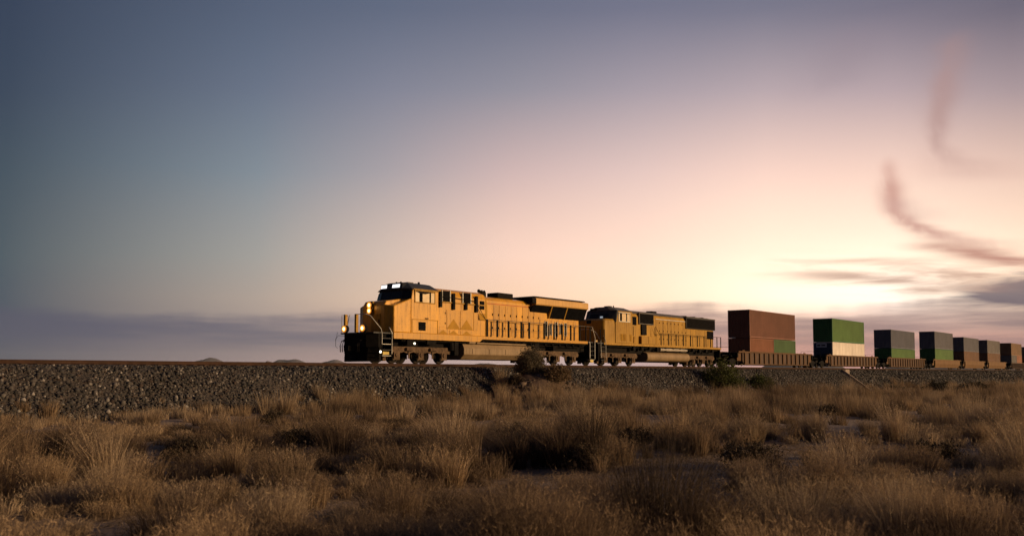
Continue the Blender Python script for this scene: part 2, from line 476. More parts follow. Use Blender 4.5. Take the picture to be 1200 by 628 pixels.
# ------------------------------------------------------------------ ground
def ground_material():
    m_ = bpy.data.materials.new('dry_desert_soil')
    m_.use_nodes = True
    N = NT(m_.node_tree)
    b = m_.node_tree.nodes['Principled BSDF']
    co = N.n('ShaderNodeTexCoord').outputs['Object']
    big = N.noise(co, 0.12, 5, 0.6)
    mid = N.noise(co, 1.1, 6, 0.65)
    fine = N.noise(co, 22.0, 4, 0.6)
    c = N.mix(N.step(big, 0.35, 0.65), (0.18, 0.122, 0.086), (0.24, 0.172, 0.128))
    c = N.mix(N.m('MULTIPLY', N.step(mid, 0.45, 0.7), 0.7), c, (0.165, 0.105, 0.070))
    c = N.mix(N.m('MULTIPLY', N.step(fine, 0.5, 0.75), 0.5), c, (0.29, 0.215, 0.165))
    N.link(c, b.inputs['Base Color'])
    b.inputs['Roughness'].default_value = 0.95
    bn = N.n('ShaderNodeBump')
    bn.inputs['Strength'].default_value = 0.7
    bn.inputs['Distance'].default_value = 0.05
    N.link(N.m('ADD', N.m('MULTIPLY', N.noise(co, 7.0, 6, 0.7), 0.7), N.m('MULTIPLY', fine, 0.3)), bn.inputs['Height'])
    N.link(bn.outputs[0], b.inputs['Normal'])
    return m_
SOIL = ground_material()

def build_ground():
    radii = [0.0]
    r = 1.0
    while r < 60000:
        radii.append(r)
        r *= (1.05 if r < 6 else 1.014 if r < 45 else 1.035 if r < 200 else 1.12)
    nang = 720
    vs = [(0, 0, float(ground_z(0, 0)))]
    for r in radii[1:]:
        a = np.linspace(0, 2 * np.pi, nang, endpoint=False)
        x = r * np.cos(a); y = r * np.sin(a)
        z = ground_z(x, y)
        vs += list(zip(x.tolist(), y.tolist(), z.tolist()))
    fs = [(0, 1 + i, 1 + (i + 1) % nang) for i in range(nang)]
    for k in range(len(radii) - 2):
        a0 = 1 + k * nang; b0 = a0 + nang
        for i in range(nang):
            j = (i + 1) % nang
            fs.append((a0 + i, b0 + i, b0 + j, a0 + j))
    me = bpy.data.meshes.new('ground')
    me.from_pydata(vs, [], fs)
    for p in me.polygons:
        p.use_smooth = True
    me.materials.append(SOIL)
    o = bpy.data.objects.new('ground', me)
    COL.objects.link(o)
    tag(o, kind='structure')
build_ground()

# far hills, each its own low mass
def hill(px, w_px, h_px, dist, seed, h_base=15):
    cx = (px - 600) / FPX * dist
    W_ = w_px / FPX * dist; H_ = (h_px + h_base) / FPX * dist
    n, m2 = 36, 12
    vs, fs = [], []
    for j in range(m2 + 1):
        for i in range(n + 1):
            u = i / n * 2 - 1; v = j / m2 * 2 - 1
            e = max(0.0, 1 - u * u) ** 0.8 * max(0.0, 1 - v * v)
            rough = 0.70 + 0.34 * float(vnoise(i * 0.5 + seed * 17, j * 0.8 + seed * 5, 3.1)) + 0.05 * float(vnoise(i * 3.1 + seed, j * 3.3, 1.7))
            vs.append((cx + u * W_ * 0.75, dist + v * W_ * 0.5, H_ * e * rough * 0.95 - 6))
    for j in range(m2):
        for i in range(n):
            a = j * (n + 1) + i
            fs.append((a, a + 1, a + n + 2, a + n + 1))
    me = bpy.data.meshes.new('hill')
    me.from_pydata(vs, [], fs)
    for p in me.polygons:
        p.use_smooth = True
    me.materials.append(mat('hazy_hill_rock', (0.12, 0.105, 0.12), 0.95, var=0.2, scale=0.004))
    o = bpy.data.objects.new('hill', me)
    COL.objects.link(o)
    tag(o, kind='structure')
for h_ in [(241, 44, 4, 14000, 1), (314, 16, 2.5, 14500, 2), (340, 46, 4, 14200, 3), (392, 34, 2.2, 15000, 4), (560, 60, -3, 16000, 8), (938, 70, 7.5, 13000, 5), (1064, 40, 5.0, 13500, 6), (1150, 80, 3.0, 15000, 7)]:
    hill(*h_)

# embankment and ballast shoulder
def sweep(name, profile, s0, s1, ds, m_, rough=0.0, kind='structure', mirror=False, parent=None):
    """profile: (across, up-from-railhead) points; swept along the track"""
    ns = int((s1 - s0) / ds) + 1
    ss = np.linspace(s0, s1, ns)
    vs, fs = [], []
    npf = len(profile)
    for s in ss:
        for y, z in profile:
            dz = (float(vnoise(s * 1.0, y * 1.7 + 40, 0.9)) - 0.5) * rough + (float(vnoise(s, y + 11, 5.0)) - 0.5) * rough * 1.6
            dy = (float(vnoise(s + 200, y * 2.0, 2.3)) - 0.5) * rough * 2.0
            vs.append((s, y + dy, z + dz))
    for k in range(ns - 1):
        for i in range(npf - 1):
            a = k * npf + i
            fs.append((a, a + 1, a + npf + 1, a + npf))
    me = bpy.data.meshes.new(name)
    me.from_pydata(vs, [], fs)
    me.materials.append(m_)
    for p in me.polygons:
        p.use_smooth = True
    o = bpy.data.objects.new(name, me)
    COL.objects.link(o)
    o.location = (OX, OY, RAILZ); o.rotation_euler = (0, 0, RZ)
    if kind:
        tag(o, kind=kind)
    return o

def ballast_material():
    m_ = bpy.data.materials.new('crushed_ballast_bed')
    m_.use_nodes = True
    N = NT(m_.node_tree)
    b = m_.node_tree.nodes['Principled BSDF']
    co = N.n('ShaderNodeTexCoord').outputs['Object']
    vo = N.n('ShaderNodeTexVoronoi')
    N.link(co, vo.inputs['Vector'])
    vo.inputs['Scale'].default_value = 9.0
    big = N.noise(co, 0.35, 4, 0.6)
    gv = N.n('ShaderNodeSeparateColor'); N.link(vo.outputs['Color'], gv.inputs[0])
    c = N.mix(N.step(gv.outputs[0], 0.0, 1.0), N.mix(N.step(big, 0.35, 0.65), (0.022, 0.018, 0.017), (0.032, 0.024, 0.020)), (0.070, 0.056, 0.048))
    N.link(c, b.inputs['Base Color'])
    b.inputs['Roughness'].default_value = 0.9
    bn = N.n('ShaderNodeBump')
    bn.inputs['Strength'].default_value = 1.0
    bn.inputs['Distance'].default_value = 0.06
    N.link(vo.outputs['Distance'], bn.inputs['Height'])
    N.link(bn.outputs[0], b.inputs['Normal'])
    return m_
BALM = ballast_material()
BAL_TOP = -0.26
PROF = [(-9.6, -5.2), (-7.2, -3.6), (-5.2, -2.10), (-3.6, -0.92), (-2.9, -0.48), (-2.3, BAL_TOP - 0.03), (-1.9, BAL_TOP), (-0.9, BAL_TOP), (0.9, BAL_TOP), (1.9, BAL_TOP), (2.4, BAL_TOP - 0.05), (3.6, -0.92), (5.2, -2.10), (7.2, -3.6), (9.6, -5.2)]
sweep('ballast_bed', PROF, -60, 480, 0.6, BALM, rough=0.07)

def prof_z(y):
    ys = [p[0] for p in PROF]; zs = [p[1] for p in PROF]
    return np.interp(y, ys, zs) + RAILZ

# generic scattered-lump builder: jittered icosahedra in one mesh
ICO_T = (1 + 5 ** 0.5) / 2
ICO_V = np.array([(-1, ICO_T, 0), (1, ICO_T, 0), (-1, -ICO_T, 0), (1, -ICO_T, 0), (0, -1, ICO_T), (0, 1, ICO_T), (0, -1, -ICO_T), (0, 1, -ICO_T), (ICO_T, 0, -1), (ICO_T, 0, 1), (-ICO_T, 0, -1), (-ICO_T, 0, 1)], float) / 1.9
ICO_F = np.array([(0, 11, 5), (0, 5, 1), (0, 1, 7), (0, 7, 10), (0, 10, 11), (1, 5, 9), (5, 11, 4), (11, 10, 2), (10, 7, 6), (7, 1, 8), (3, 9, 4), (3, 4, 2), (3, 2, 6), (3, 6, 8), (3, 8, 9), (4, 9, 5), (2, 4, 11), (6, 2, 10), (8, 6, 7), (9, 8, 1)])

def mesh_from_arrays(name, V, F, cols, m_):
    me = bpy.data.meshes.new(name)
    nv, nf, k = len(V), len(F), F.shape[1]
    me.vertices.add(nv)
    me.vertices.foreach_set('co', np.ascontiguousarray(V, dtype=np.float32).ravel())
    me.loops.add(nf * k)
    me.loops.foreach_set('vertex_index', np.ascontiguousarray(F, dtype=np.int32).ravel())
    me.polygons.add(nf)
    me.polygons.foreach_set('loop_start', np.arange(0, nf * k, k, dtype=np.int32))
    if cols is not None:
        at = me.color_attributes.new('tint', 'FLOAT_COLOR', 'POINT')
        c4 = np.ones((nv, 4), np.float32); c4[:, :3] = cols
        at.data.foreach_set('color', c4.ravel())
    me.update(calc_edges=True)
    me.validate()
    me.materials.append(m_)
    return me

def tint_material(name, rough=0.9, translucent=0.0, spec=0.2):
    m_ = bpy.data.materials.new(name)
    m_.use_nodes = True
    N = NT(m_.node_tree)
    t = m_.node_tree
    b = t.nodes['Principled BSDF']
    at = N.n('ShaderNodeAttribute', attribute_name='tint')
    co = N.n('ShaderNodeTexCoord').outputs['Object']
    nz = N.noise(co, 26.0, 3, 0.6)
    c = N.mix(N.step(nz, 0.3, 0.7), N.mix(1.0, at.outputs['Color'], (0.75, 0.75, 0.75), 'MULTIPLY'), at.outputs['Color'])
    N.link(c, b.inputs['Base Color'])
    b.inputs['Roughness'].default_value = rough
    b.inputs['Specular IOR Level'].default_value = spec
    if translucent:
        tr = N.n('ShaderNodeBsdfTranslucent')
        N.link(c, tr.inputs['Color'])
        mx = N.n('ShaderNodeMixShader')
        mx.inputs[0].default_value = translucent
        N.link(b.outputs[0], mx.inputs[1]); N.link(tr.outputs[0], mx.inputs[2])
        out = [n for n in t.nodes if n.type == 'OUTPUT_MATERIAL'][0]
        N.link(mx.outputs[0], out.inputs['Surface'])
    return m_
STONE = tint_material('ballast_stone', 0.85, 0.0, 0.3)
GRASSM = tint_material('dry_grass_blade', 0.8, 0.35, 0.15)
LEAFM = tint_material('shrub_leaf', 0.75, 0.2, 0.2)

def build_stones():
    pts = []
    # dense near the camera end, thinner as the line recedes
    for s0, s1, dens, size in [(-42, -8, 150, 0.045), (-8, 30, 110, 0.050), (30, 75, 44, 0.072), (75, 150, 15, 0.105), (150, 300, 4.5, 0.17)]:
        n = int((s1 - s0) * 4.0 * dens)
        s = rng.uniform(s0, s1, n); y = rng.uniform(-5.6, -2.05, n)
        pts.append(np.stack([s, y, np.full(n, size)], 1))
    P = np.concatenate(pts)
    n = len(P)
    wx = OX + P[:, 0] * D[0] + P[:, 1] * NN[0]
    wy = OY + P[:, 0] * D[1] + P[:, 1] * NN[1]
    wz = prof_z(P[:, 1])
    keep = wz > ground_z(wx, wy) - 0.1
    P, wx, wy, wz = P[keep], wx[keep], wy[keep], wz[keep]
    n = len(P)
    sz = P[:, 2] * rng.lognormal(0, 0.42, n)
    sz = np.where((P[:, 1] < -3.3) & (rng.random(n) < 0.12), sz * 1.9, sz)
    sz = np.minimum(sz, np.maximum(0.11, P[:, 2] * 1.5))
    sz = np.where(P[:, 1] > -2.5, np.minimum(sz, 0.05 + P[:, 2] * 0.3), sz)
    V = ICO_V[None] * (1 + rng.uniform(-0.32, 0.32, (n, 12, 3)))
    V = V * (sz[:, None] * rng.uniform(0.6, 1.25, (n, 3)))[:, None, :]
    a = rng.uniform(0, 2 * np.pi, n); ca, sa = np.cos(a), np.sin(a)
    X = V[..., 0] * ca[:, None] - V[..., 1] * sa[:, None]
    Y = V[..., 0] * sa[:, None] + V[..., 1] * ca[:, None]
    V = np.stack([X, Y, V[..., 2]], -1) + np.stack([wx, wy, wz + sz * 0.25], 1)[:, None, :]
    base = np.array([(0.060, 0.056, 0.058), (0.10, 0.088, 0.085), (0.16, 0.142, 0.134), (0.078, 0.056, 0.048), (0.33, 0.30, 0.285)])
    ci = rng.choice(5, n, p=[0.38, 0.27, 0.17, 0.13, 0.05])
    C = base[ci] * 0.86 * rng.uniform(0.45, 1.25, n)[:, None]
    F = (ICO_F[None] + (np.arange(n) * 12)[:, None, None]).reshape(-1, 3)
    me = mesh_from_arrays('ballast_stones', V.reshape(-1, 3), F, np.repeat(C, 12, 0), STONE)
    o = bpy.data.objects.new('ballast_stones', me)
    COL.objects.link(o)
    tag(o, 'crushed grey ballast stones covering the railway embankment slope', 'ballast', kind='stuff')
build_stones()

# dirt mound in front of the ballast under the big bush
def mound_z(s, p):
    u = (s - 9.6) / 4.4; v = (p + 5.9) / 3.0
    r2 = u * u + v * v
    return 2.02 * np.exp(-(r2 ** 1.1) * 1.35)
def build_mound():
    n = 70
    vs, fs = [], []
    for j in range(n + 1):
        for i in range(n + 1):
            s = -0.5 + 20 * i / n; p = -12.2 + 9.6 * j / n
            x, y, _ = wp(s, p)
            z = float(mound_z(s, p)) * (0.84 + 0.24 * float(vnoise(s, p, 1.6))) + (float(vnoise(s + 9, p, 0.45)) - 0.5) * 0.22 + (float(vnoise(s + 9, p + 5, 1.0)) - 0.5) * 0.22
            g = float(ground_z(x, y))
            vs.append((x, y, g - 0.12 + z))
    for j in range(n):
        for i in range(n):
            a = j * (n + 1) + i
            fs.append((a, a + 1, a + n + 2, a + n + 1))
    me = bpy.data.meshes.new('dirt_mound')
    me.from_pydata(vs, [], fs)
    for p in me.polygons:
        p.use_smooth = True
    me.materials.append(mat('dark_crusted_soil', (0.10, 0.068, 0.052), 0.95, var=0.35, scale=1.6, dirt=(0.16, 0.11, 0.085), dirt_amt=0.6, bump=0.6, bump_scale=7, spec=0.1))
    o = bpy.data.objects.new('dirt_mound', me)
    COL.objects.link(o)
    tag(o, kind='structure')
build_mound()
def build_clods():
    n = 900
    s = rng.normal(9.6, 3.4, n); p = rng.normal(-6.4, 1.9, n)
    x = OX + s * D[0] + p * NN[0]; y = OY + s * D[1] + p * NN[1]
    z = ground_z(x, y) - 0.12 + mound_z(s, p) * 0.97
    ok = (mound_z(s, p) > 0.2) & (p < -3.6)
    x, y, z = x[ok], y[ok], z[ok]; n = len(x)
    sz = 0.07 * rng.lognormal(0, 0.55, n)
    V = ICO_V[None] * (1 + rng.uniform(-0.3, 0.3, (n, 12, 3))) * (sz[:, None] * rng.uniform(0.6, 1.2, (n, 3)))[:, None, :]
    V = V + np.stack([x, y, z], 1)[:, None, :]
    C = np.array((0.12, 0.086, 0.068)) * rng.uniform(0.5, 1.4, n)[:, None]
    F = (ICO_F[None] + (np.arange(n) * 12)[:, None, None]).reshape(-1, 3)
    o = bpy.data.objects.new('dirt_clods', mesh_from_arrays('dirt_clods', V.reshape(-1, 3), F, np.repeat(C, 12, 0), STONE))
    COL.objects.link(o)
    tag(o, 'loose dirt clods and stones strewn over the mound under the bush', 'stones', kind='stuff')
build_clods()

# rails and sleepers
trk = empty('railway_track', (OX, OY, RAILZ), RZ, 'rust brown railway track running under the whole train on its ballast bed', 'railway track')
RP = [(-0.075, -0.172), (0.075, -0.172), (0.075, -0.155), (0.012, -0.125), (0.012, -0.05), (0.037, -0.04), (0.037, -0.004), (0.03, 0.0), (-0.03, 0.0), (-0.037, -0.004), (-0.037, -0.04), (-0.012, -0.05), (-0.012, -0.125), (-0.075, -0.155)]
for yy in (-0.7535, 0.7535):
    MB().prism_x([(y + yy, z) for y, z in RP], -60, 480).build('rail', RAILM, trk)
tie0 = MB().box(-0.115, 0.115, -1.3, 1.3, -0.35, -0.178).build('sleeper', TIE, trk, loc=(-44, 0, 0), bevel=0.012)
for k in range(1, 250):
    t_ = tie0.copy(); COL.objects.link(t_); t_.parent = trk
    t_.location = (-44 + 0.6 * k, random.uniform(-0.03, 0.03), 0)
far_t = MB()
for k in range(250, 800):
    x_ = -44 + 0.6 * k
    far_t.box(x_ - 0.115, x_ + 0.115, -1.3, 1.3, -0.35, -0.178)
tag(far_t.build('distant_sleepers', TIE, trk), kind='stuff')

# ------------------------------------------------------------------ running gear
def make_wheel(parent, x, y, r=0.5, name='wheel'):
    w = MB()
    sgn = -1 if y < 0 else 1
    # tread, flange, dished face
    prof = [(0.0, 0.06), (0.10, 0.06), (0.10, 0.02), (r - 0.1, 0.0), (r - 0.09, 0.06), (r - 0.005, 0.06), (r, -0.06), (r + 0.028, -0.065), (r + 0.028, -0.085), (0.0, -0.085)]
    n = 22
    secs = []
    for k in range(n):
        q = 2 * math.pi * k / n
        secs.append([(rad * math.cos(q), sgn * off, rad * math.sin(q)) for rad, off in prof])
    vs = [p for s in secs for p in s]
    m_ = len(prof)
    fs = []
    for k in range(n):
        k2 = (k + 1) % n
        for i in range(m_ - 1):
            fs.append((k * m_ + i, k * m_ + i + 1, k2 * m_ + i + 1, k2 * m_ + i))
    w.add(vs, fs)
    return w.build(name, WHEEL, parent, loc=(x, y, r), smooth=35)

def make_bogie(parent, xs, kind='loco'):
    """a bogie: cast side frames, with wheels and axle boxes as its children"""
    m = MB()
    x0, x1 = xs[0], xs[-1]
    r = 0.52 if kind == 'loco' else 0.42
    for sg in (-1, 1):
        ya, yb = sorted((sg * 1.14, sg * 0.98))
        if kind == 'loco':
            top = [(x0 - 0.75, 0.80), (x0 - 0.55, 1.02), (x1 + 0.55, 1.02), (x1 + 0.75, 0.80)]
            bot = [(x1 + 0.62, 0.60)]
            for x in reversed(xs):
                bot += [(x + 0.30, 0.62), (x + 0.26, 0.42), (x - 0.26, 0.42), (x - 0.30, 0.62)]
                if x != x0:
                    bot += [(x - 0.62, 0.70), (x - 1.02, 0.58), (x - 1.42, 0.70)]
            bot += [(x0 - 0.62, 0.60)]
            m.prism_y(top + bot, ya, yb)
            # brake cylinders and hangers
            for x in [0.5 * (a + b) for a, b in zip(xs[:-1], xs[1:])]:
                m.cyl((x - 0.28, sg * 1.20, 0.86), (x + 0.24, sg * 1.20, 0.86), 0.12, 10)
                m.box(x - 0.06, x + 0.06, *sorted((sg * 1.15, sg * 1.20)), 0.30, 0.75)
            m.box(x0 - 0.9, x0 - 0.66, *sorted((sg * 0.7, sg * 0.95)), 0.14, 0.75)
        else:
            m.prism_y([(x0 - 0.25, 0.55), (x0 - 0.2, 0.66), (x0 + 0.25, 0.72), (x0 + 0.55, 0.86), (x1 - 0.55, 0.86), (x1 - 0.25, 0.72), (x1 + 0.2, 0.66), (x1 + 0.25, 0.55), (x1 - 0.2, 0.42), (x1 - 0.5, 0.26), (x0 + 0.5, 0.26), (x0 + 0.2, 0.42)], ya, yb)
    xm = 0.5 * (x0 + x1)
    m.box(xm - 0.22, xm + 0.22, -1.0, 1.0, 0.55, 0.86)
    b = m.build('bogie', TRUCK if kind == 'loco' else BLACK, parent, bevel=0.015)
    for x in xs:
        for sg in (-1, 1):
            make_wheel(b, x, sg * 0.78, r)
            ab = MB()
            y0 = sg * 1.13
            if kind == 'loco':
                ab.box(x - 0.23, x + 0.23, *sorted((y0, sg * 1.22)), 0.30, 0.68)
                ab.prism_y([(x - 0.30, 0.22), (x + 0.30, 0.22), (x + 0.17, 0.36), (x - 0.17, 0.36)], *sorted((y0, sg * 1.19)))
            ab.cyl((x, y0, r), (x, sg * 1.28, r), 0.135, 12)
            ab.build('axle_box', TRUCK if kind == 'loco' else BLACK, b)
            if kind == 'loco':
                for dx in (-0.36, 0.36):
                    sp = MB()
                    for k in range(5):
                        sp.cyl((x + dx, sg * 1.06, 0.67 + k * 0.062), (x + dx, sg * 1.06, 0.70 + k * 0.062), 0.10, 10)
                    sp.cyl((x + dx, sg * 1.06, 0.66), (x + dx, sg * 1.06, 0.99), 0.06, 8)
                    sp.build('spring', TRUCK, b)
    return b

def stanchion(parent, x, y, z0, z1, w=0.055, m=None):
    return MB().box(x - w, x + w, y - 0.03, y + 0.03, z0, z1).build('stanchion', m or BLACK, parent)

def lamp(parent, x, y, z, r=0.12, power=6):
    """a round lit lamp facing forward (towards -x), with its own small light"""
    h = MB(); h.cyl((x - 0.02, y, z), (x + 0.18, y, z), r * 1.75, 16)
    h = h.build('headlight', BLACK, parent, smooth=40)
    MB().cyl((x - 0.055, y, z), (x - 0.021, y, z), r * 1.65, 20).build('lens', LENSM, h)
    return h

def lamp_light(parent, x, y, z, power):
    ld = bpy.data.lights.new('lamp_glow', 'POINT')
    ld.energy = power; ld.color = (1.0, 0.55, 0.16); ld.shadow_soft_size = 0.1
    o = bpy.data.objects.new('lamp_glow', ld); COL.objects.link(o)
    o.parent = parent; o.location = (x, y, z)

def louvre(parent, name, x0, x1, y, z0, z1, n, m_slat=None, vertical=False, backm=None):
    """a recessed dark opening with separate slats"""
    fr = MB().box(x0, x1, y - 0.012, y + 0.05, z0, z1).build(name, backm or GRILLE, parent)
    s = MB()
    for k in range(n):
        if vertical:
            xx = x0 + (k + 0.5) * (x1 - x0) / n
            s.box(xx - 0.012, xx + 0.012, y - 0.03, y - 0.012, z0 + 0.02, z1 - 0.02)
        else:
            zz = z0 + (k + 0.5) * (z1 - z0) / n
            s.prism_x([(y - 0.012, zz + 0.03), (y - 0.045, zz - 0.015), (y - 0.04, zz - 0.025), (y - 0.012, zz + 0.015)], x0 + 0.02, x1 - 0.02)
    s.build('louvre_slats', m_slat or BLACK, fr)
    return fr

# ------------------------------------------------------------------ lead locomotive
def lead_locomotive():
    L = empty('locomotive', wp(0, 0, RAILZ), RZ, 'yellow leading diesel locomotive with lit headlights and black cab front', 'locomotive')
    P = lambda mb, name, m_, parent=L, **k: mb.build(name, m_, parent, **k)
    Y = -1.52
    # underframe
    P(MB().box(0.4, 21.9, -0.9, 0.9, 0.98, 1.50).box(0.5, 21.7, -1.25, 1.25, 1.50, 1.70), 'underframe', BLACK)
    P(MB().box(-0.35, 22.3, -1.46, 1.46, 1.74, 1.82), 'walkway', DGREY)
    for sg in (-1, 1):
        y0, y1 = sorted((sg * 1.46, sg * 1.53))
        P(MB().prism_y([(1.18, 1.84), (21.5, 1.84), (21.5, 1.64), (9.2, 1.64), (8.9, 1.46), (1.18, 1.46)], y0, y1), 'side_sill', YELLOW, bevel=0.01)
    pp = MB()                                      # piping and boxes under the sill
    pp.tube([(9.0, -1.36, 1.58), (21.0, -1.36, 1.58)], 0.045)
    pp.tube([(2.0, -1.30, 1.38), (21.2, -1.30, 1.38)], 0.035)
    for k in range(14):
        x = 9.4 + k * 0.86
        pp.box(x, x + 0.09, -1.40, -1.2, 1.36, 1.64)
    P(pp, 'air_pipe', BLACK)
    for x, w_, z0, z1 in [(2.4, 0.5, 1.12, 1.44), (4.1, 0.8, 1.18, 1.46), (6.6, 0.35, 0.55, 1.4), (15.0, 0.5, 1.1, 1.5), (17.2, 0.4, 1.05, 1.4)]:
        P(MB().box(x, x + w_, -1.42, -1.0, z0, z1), 'equipment_box', BLACK, bevel=0.01)
    P(MB().cyl((6.5, -1.2, 0.85), (6.5, -1.2, 1.35), 0.2, 12), 'air_filter', BLACK)
    P(MB().cyl((6.95, -1.2, 0.6), (6.95, -1.2, 1.35), 0.17, 12), 'air_filter', BLACK)
    # pilot and plough
    P(MB().prism_z([(-0.5, -0.95), (-0.5, 0.95), (0.0, 1.5), (0.25, 1.5), (0.25, -1.5), (0.0, -1.5)], 0.92, 1.74), 'pilot', BLACK, bevel=0.02)
    plow = MB()
    top = [(-0.36, -1.0, 0.95), (-0.52, 0, 0.95), (-0.36, 1.0, 0.95), (0.05, 1.54, 0.95), (0.22, 1.5, 0.95), (0.0, 0, 0.95), (0.22, -1.5, 0.95)]
    top = [(0.05, -1.54, 0.95)] + top[:4] + top[4:]
    bot = [(x - (0.10 if abs(y) < 1.2 and x < -0.1 else 0.0), y * 0.99, 0.10) for x, y, z in top]
    plow.loft([bot, top])
    for zz in (0.35, 0.62):
        plow.tube([(0.0 , -1.53, zz), (-0.42, -1.0, zz), (-0.60, 0, zz), (-0.42, 1.0, zz), (0.0, 1.53, zz)], 0.025)
    P(plow, 'plow', BLACK, bevel=0.012)
    cp = MB()
    cp.box(-0.95, -0.4, -0.13, 0.13, 0.72, 0.98)
    cp.prism_z([(-1.15, -0.18), (-0.95, -0.2), (-0.9, 0.2), (-1.0, 0.24), (-1.2, 0.12)], 0.70, 1.0)
    P(cp, 'coupler', BLACK, bevel=0.02)
    for yy in (-0.75, -0.62, 0.55, 0.72, 0.9):
        hs = MB().tube([(-0.52, yy, 1.40), (-0.72, yy + 0.03, 1.30), (-0.80, yy + 0.06, 1.02), (-0.74, yy + 0.1, 0.66)], 0.028)
        P(hs, 'air_hose', BLACK, smooth=60)
    P(MB().tube([(-0.45, 1.0, 1.62), (-0.62, 1.35, 1.66), (-0.68, 1.52, 1.45), (-0.62, 1.58, 1.0), (-0.55, 1.5, 0.9)], 0.012).tube([(-0.6, 1.45, 1.85), (-0.66, 1.5, 1.5), (-0.6, 1.62, 1.28)], 0.010), 'uncoupling_lever', BLACK)
    # front platform: posts, ditch lights, rails
    for yy in (0.95, -0.02):
        P(MB().box(-0.48, -0.30, yy - 0.06, yy + 0.10, 1.82, 2.90), 'platform_post', YELLOW2, bevel=0.015)
    P(MB().tube([(-0.4, 1.3, 1.82), (-0.4, 1.3, 2.86), (-0.4, 1.0, 2.90)], 0.022).tube([(-0.4, -0.1, 2.88), (-0.3, -0.75, 2.88)], 0.022), 'platform_rail', WHITEP)
    for yy in (0.82, -0.80):
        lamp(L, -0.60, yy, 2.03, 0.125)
        lamp_light(L, -0.95, yy, 2.06, 0.7)
    P(MB().tube([(-0.30, -0.72, 2.88), (-0.15, -0.95, 2.78), (0.16, -1.54, 2.0), (0.22, -1.56, 1.72), (0.22, -1.56, 1.12)], 0.024, 8), 'step_handrail', WHITEP, smooth=50)
    P(MB().tube([(1.10, -1.02, 2.86), (1.10, -1.02, 2.38), (1.05, -1.54, 1.78), (1.02, -1.56, 1.6), (1.00, -1.56, 0.55)], 0.026, 8), 'step_handrail', WHITEP, smooth=50)
    P(MB().tube([(-0.3, 0.72, 2.88), (-0.15, 0.95, 2.78), (0.16, 1.54, 2.0), (0.22, 1.56, 1.72), (0.22, 1.56, 1.12)], 0.024, 8), 'step_handrail', WHITEP, smooth=50)
    # step wells
    for sg in (-1, 1):
        for k in range(4):
            z = 0.42 + k * 0.34
            P(MB().box(0.28, 0.98, *sorted((sg * 1.53, sg * 1.20)), z, z + 0.035), 'step', WHITEP if k in (0, 2) else DGREY)
        P(MB().box(0.26, 0.30, *sorted((sg * 1.50, sg * 0.95)), 0.4, 1.74).box(0.98, 1.04, *sorted((sg * 1.54, sg * 0.95)), 0.4, 1.74).box(0.26, 1.04, *sorted((sg * 1.0, sg * 0.95)), 0.4, 1.74), 'step_well', BLACK)
    P(MB().cyl((0.12, -1.56, 0.66), (0.12, -1.50, 0.66), 0.07, 10), 'step_lamp', SMALLL)
    P(MB().box(0.35, 0.85, -1.5, -1.2, 0.50, 0.68), 'step_lamp_box', mat('yellow_step_paint', (0.6, 0.45, 0.12), 0.5), bevel=0.02)
    P(MB().cyl((3.05, -1.42, 1.22), (3.05, -1.36, 1.22), 0.055, 10), 'ground_lamp', SMALLL)
    # nose: bevelled in plan, roof sloping up to the windscreen
    def nose_sec(z, sh=0.0, k=1.0):
        return [(0.94 + sh, -0.95, z), (1.20 + sh * 0.7, -1.52, z), (2.60, -1.52, z), (2.60, 1.52, z), (1.20 + sh * 0.7, 1.52, z), (0.94 + sh, 0.95, z)]
    nz = MB()
    lo = nose_sec(1.84)
    up = [(0.94, -0.95, 3.52), (1.20, -1.52, 3.42), (2.60, -1.52, 3.94), (2.60, 1.52, 3.94), (1.20, 1.52, 3.42), (0.94, 0.95, 3.52)]
    nz.loft([lo, up])
    nz.prism_y([(0.97, 3.46), (1.15, 3.74), (2.65, 3.98), (2.65, 3.40)], -0.9, 1.0)
    P(nz, 'nose', YELLOW, bevel=0.05)
    P(MB().box(0.905, 0.95, -0.62, 0.20, 1.95, 2.96), 'nose_door', YELLOW2, bevel=0.02)
    P(MB().box(0.875, 0.91, -0.56, -0.50, 2.4, 2.62), 'door_handle', BLACK)
    hl = MB().box(0.84, 1.00, -0.02, 0.42, 2.94, 3.74)
    P(hl, 'headlight_box', YELLOW2, bevel=0.03)
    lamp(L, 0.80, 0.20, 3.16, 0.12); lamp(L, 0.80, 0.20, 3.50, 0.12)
    lamp_light(L, 0.50, 0.20, 3.37, 3.0)
    # cab
    cabl = [(2.35, -0.9), (2.60, -1.54), (4.95, -1.54), (4.95, 1.54), (2.60, 1.54), (2.35, 0.9)]
    cabm = [(2.60, -0.9), (2.78, -1.50), (4.95, -1.54), (4.95, 1.54), (2.78, 1.50), (2.60, 0.9)]
    cb = MB().loft([[(x, y, 1.84) for x, y in cabl], [(x, y, 3.88) for x, y in cabl], [(x, y, 4.50) for x, y in cabm]])
    P(cb, 'cab', YELLOW, bevel=0.03)
    # black front: windscreens and surround
    fr = MB()
    lo = [(2.335, -0.91, 3.90), (2.62, -1.548, 3.90), (2.70, -1.50, 3.90), (2.70, 1.50, 3.90), (2.62, 1.548, 3.90), (2.335, 0.91, 3.90)]
    hi = [(2.55, -0.88, 4.60), (2.72, -1.46, 4.42), (2.95, -1.42, 4.42), (2.95, 1.42, 4.42), (2.72, 1.46, 4.42), (2.55, 0.88, 4.60)]
    fr.loft([lo, hi])
    P(fr, 'cab_front', DGREY, bevel=0.015)
    def quad(a, b, c, d, t=0.02):
        a, b, c, d = map(Vector, (a, b, c, d))
        nrm = (b - a).cross(d - a).normalized() * t
        return MB().loft([[tuple(p) for p in (a, b, c, d)], [tuple(p + nrm) for p in (a, b, c, d)]])
    def front_pt(u, v):      # u across -1..1 of the flat centre, v up
        return (2.325 + 0.215 * v, u * 0.9, 3.92 + 0.66 * v)
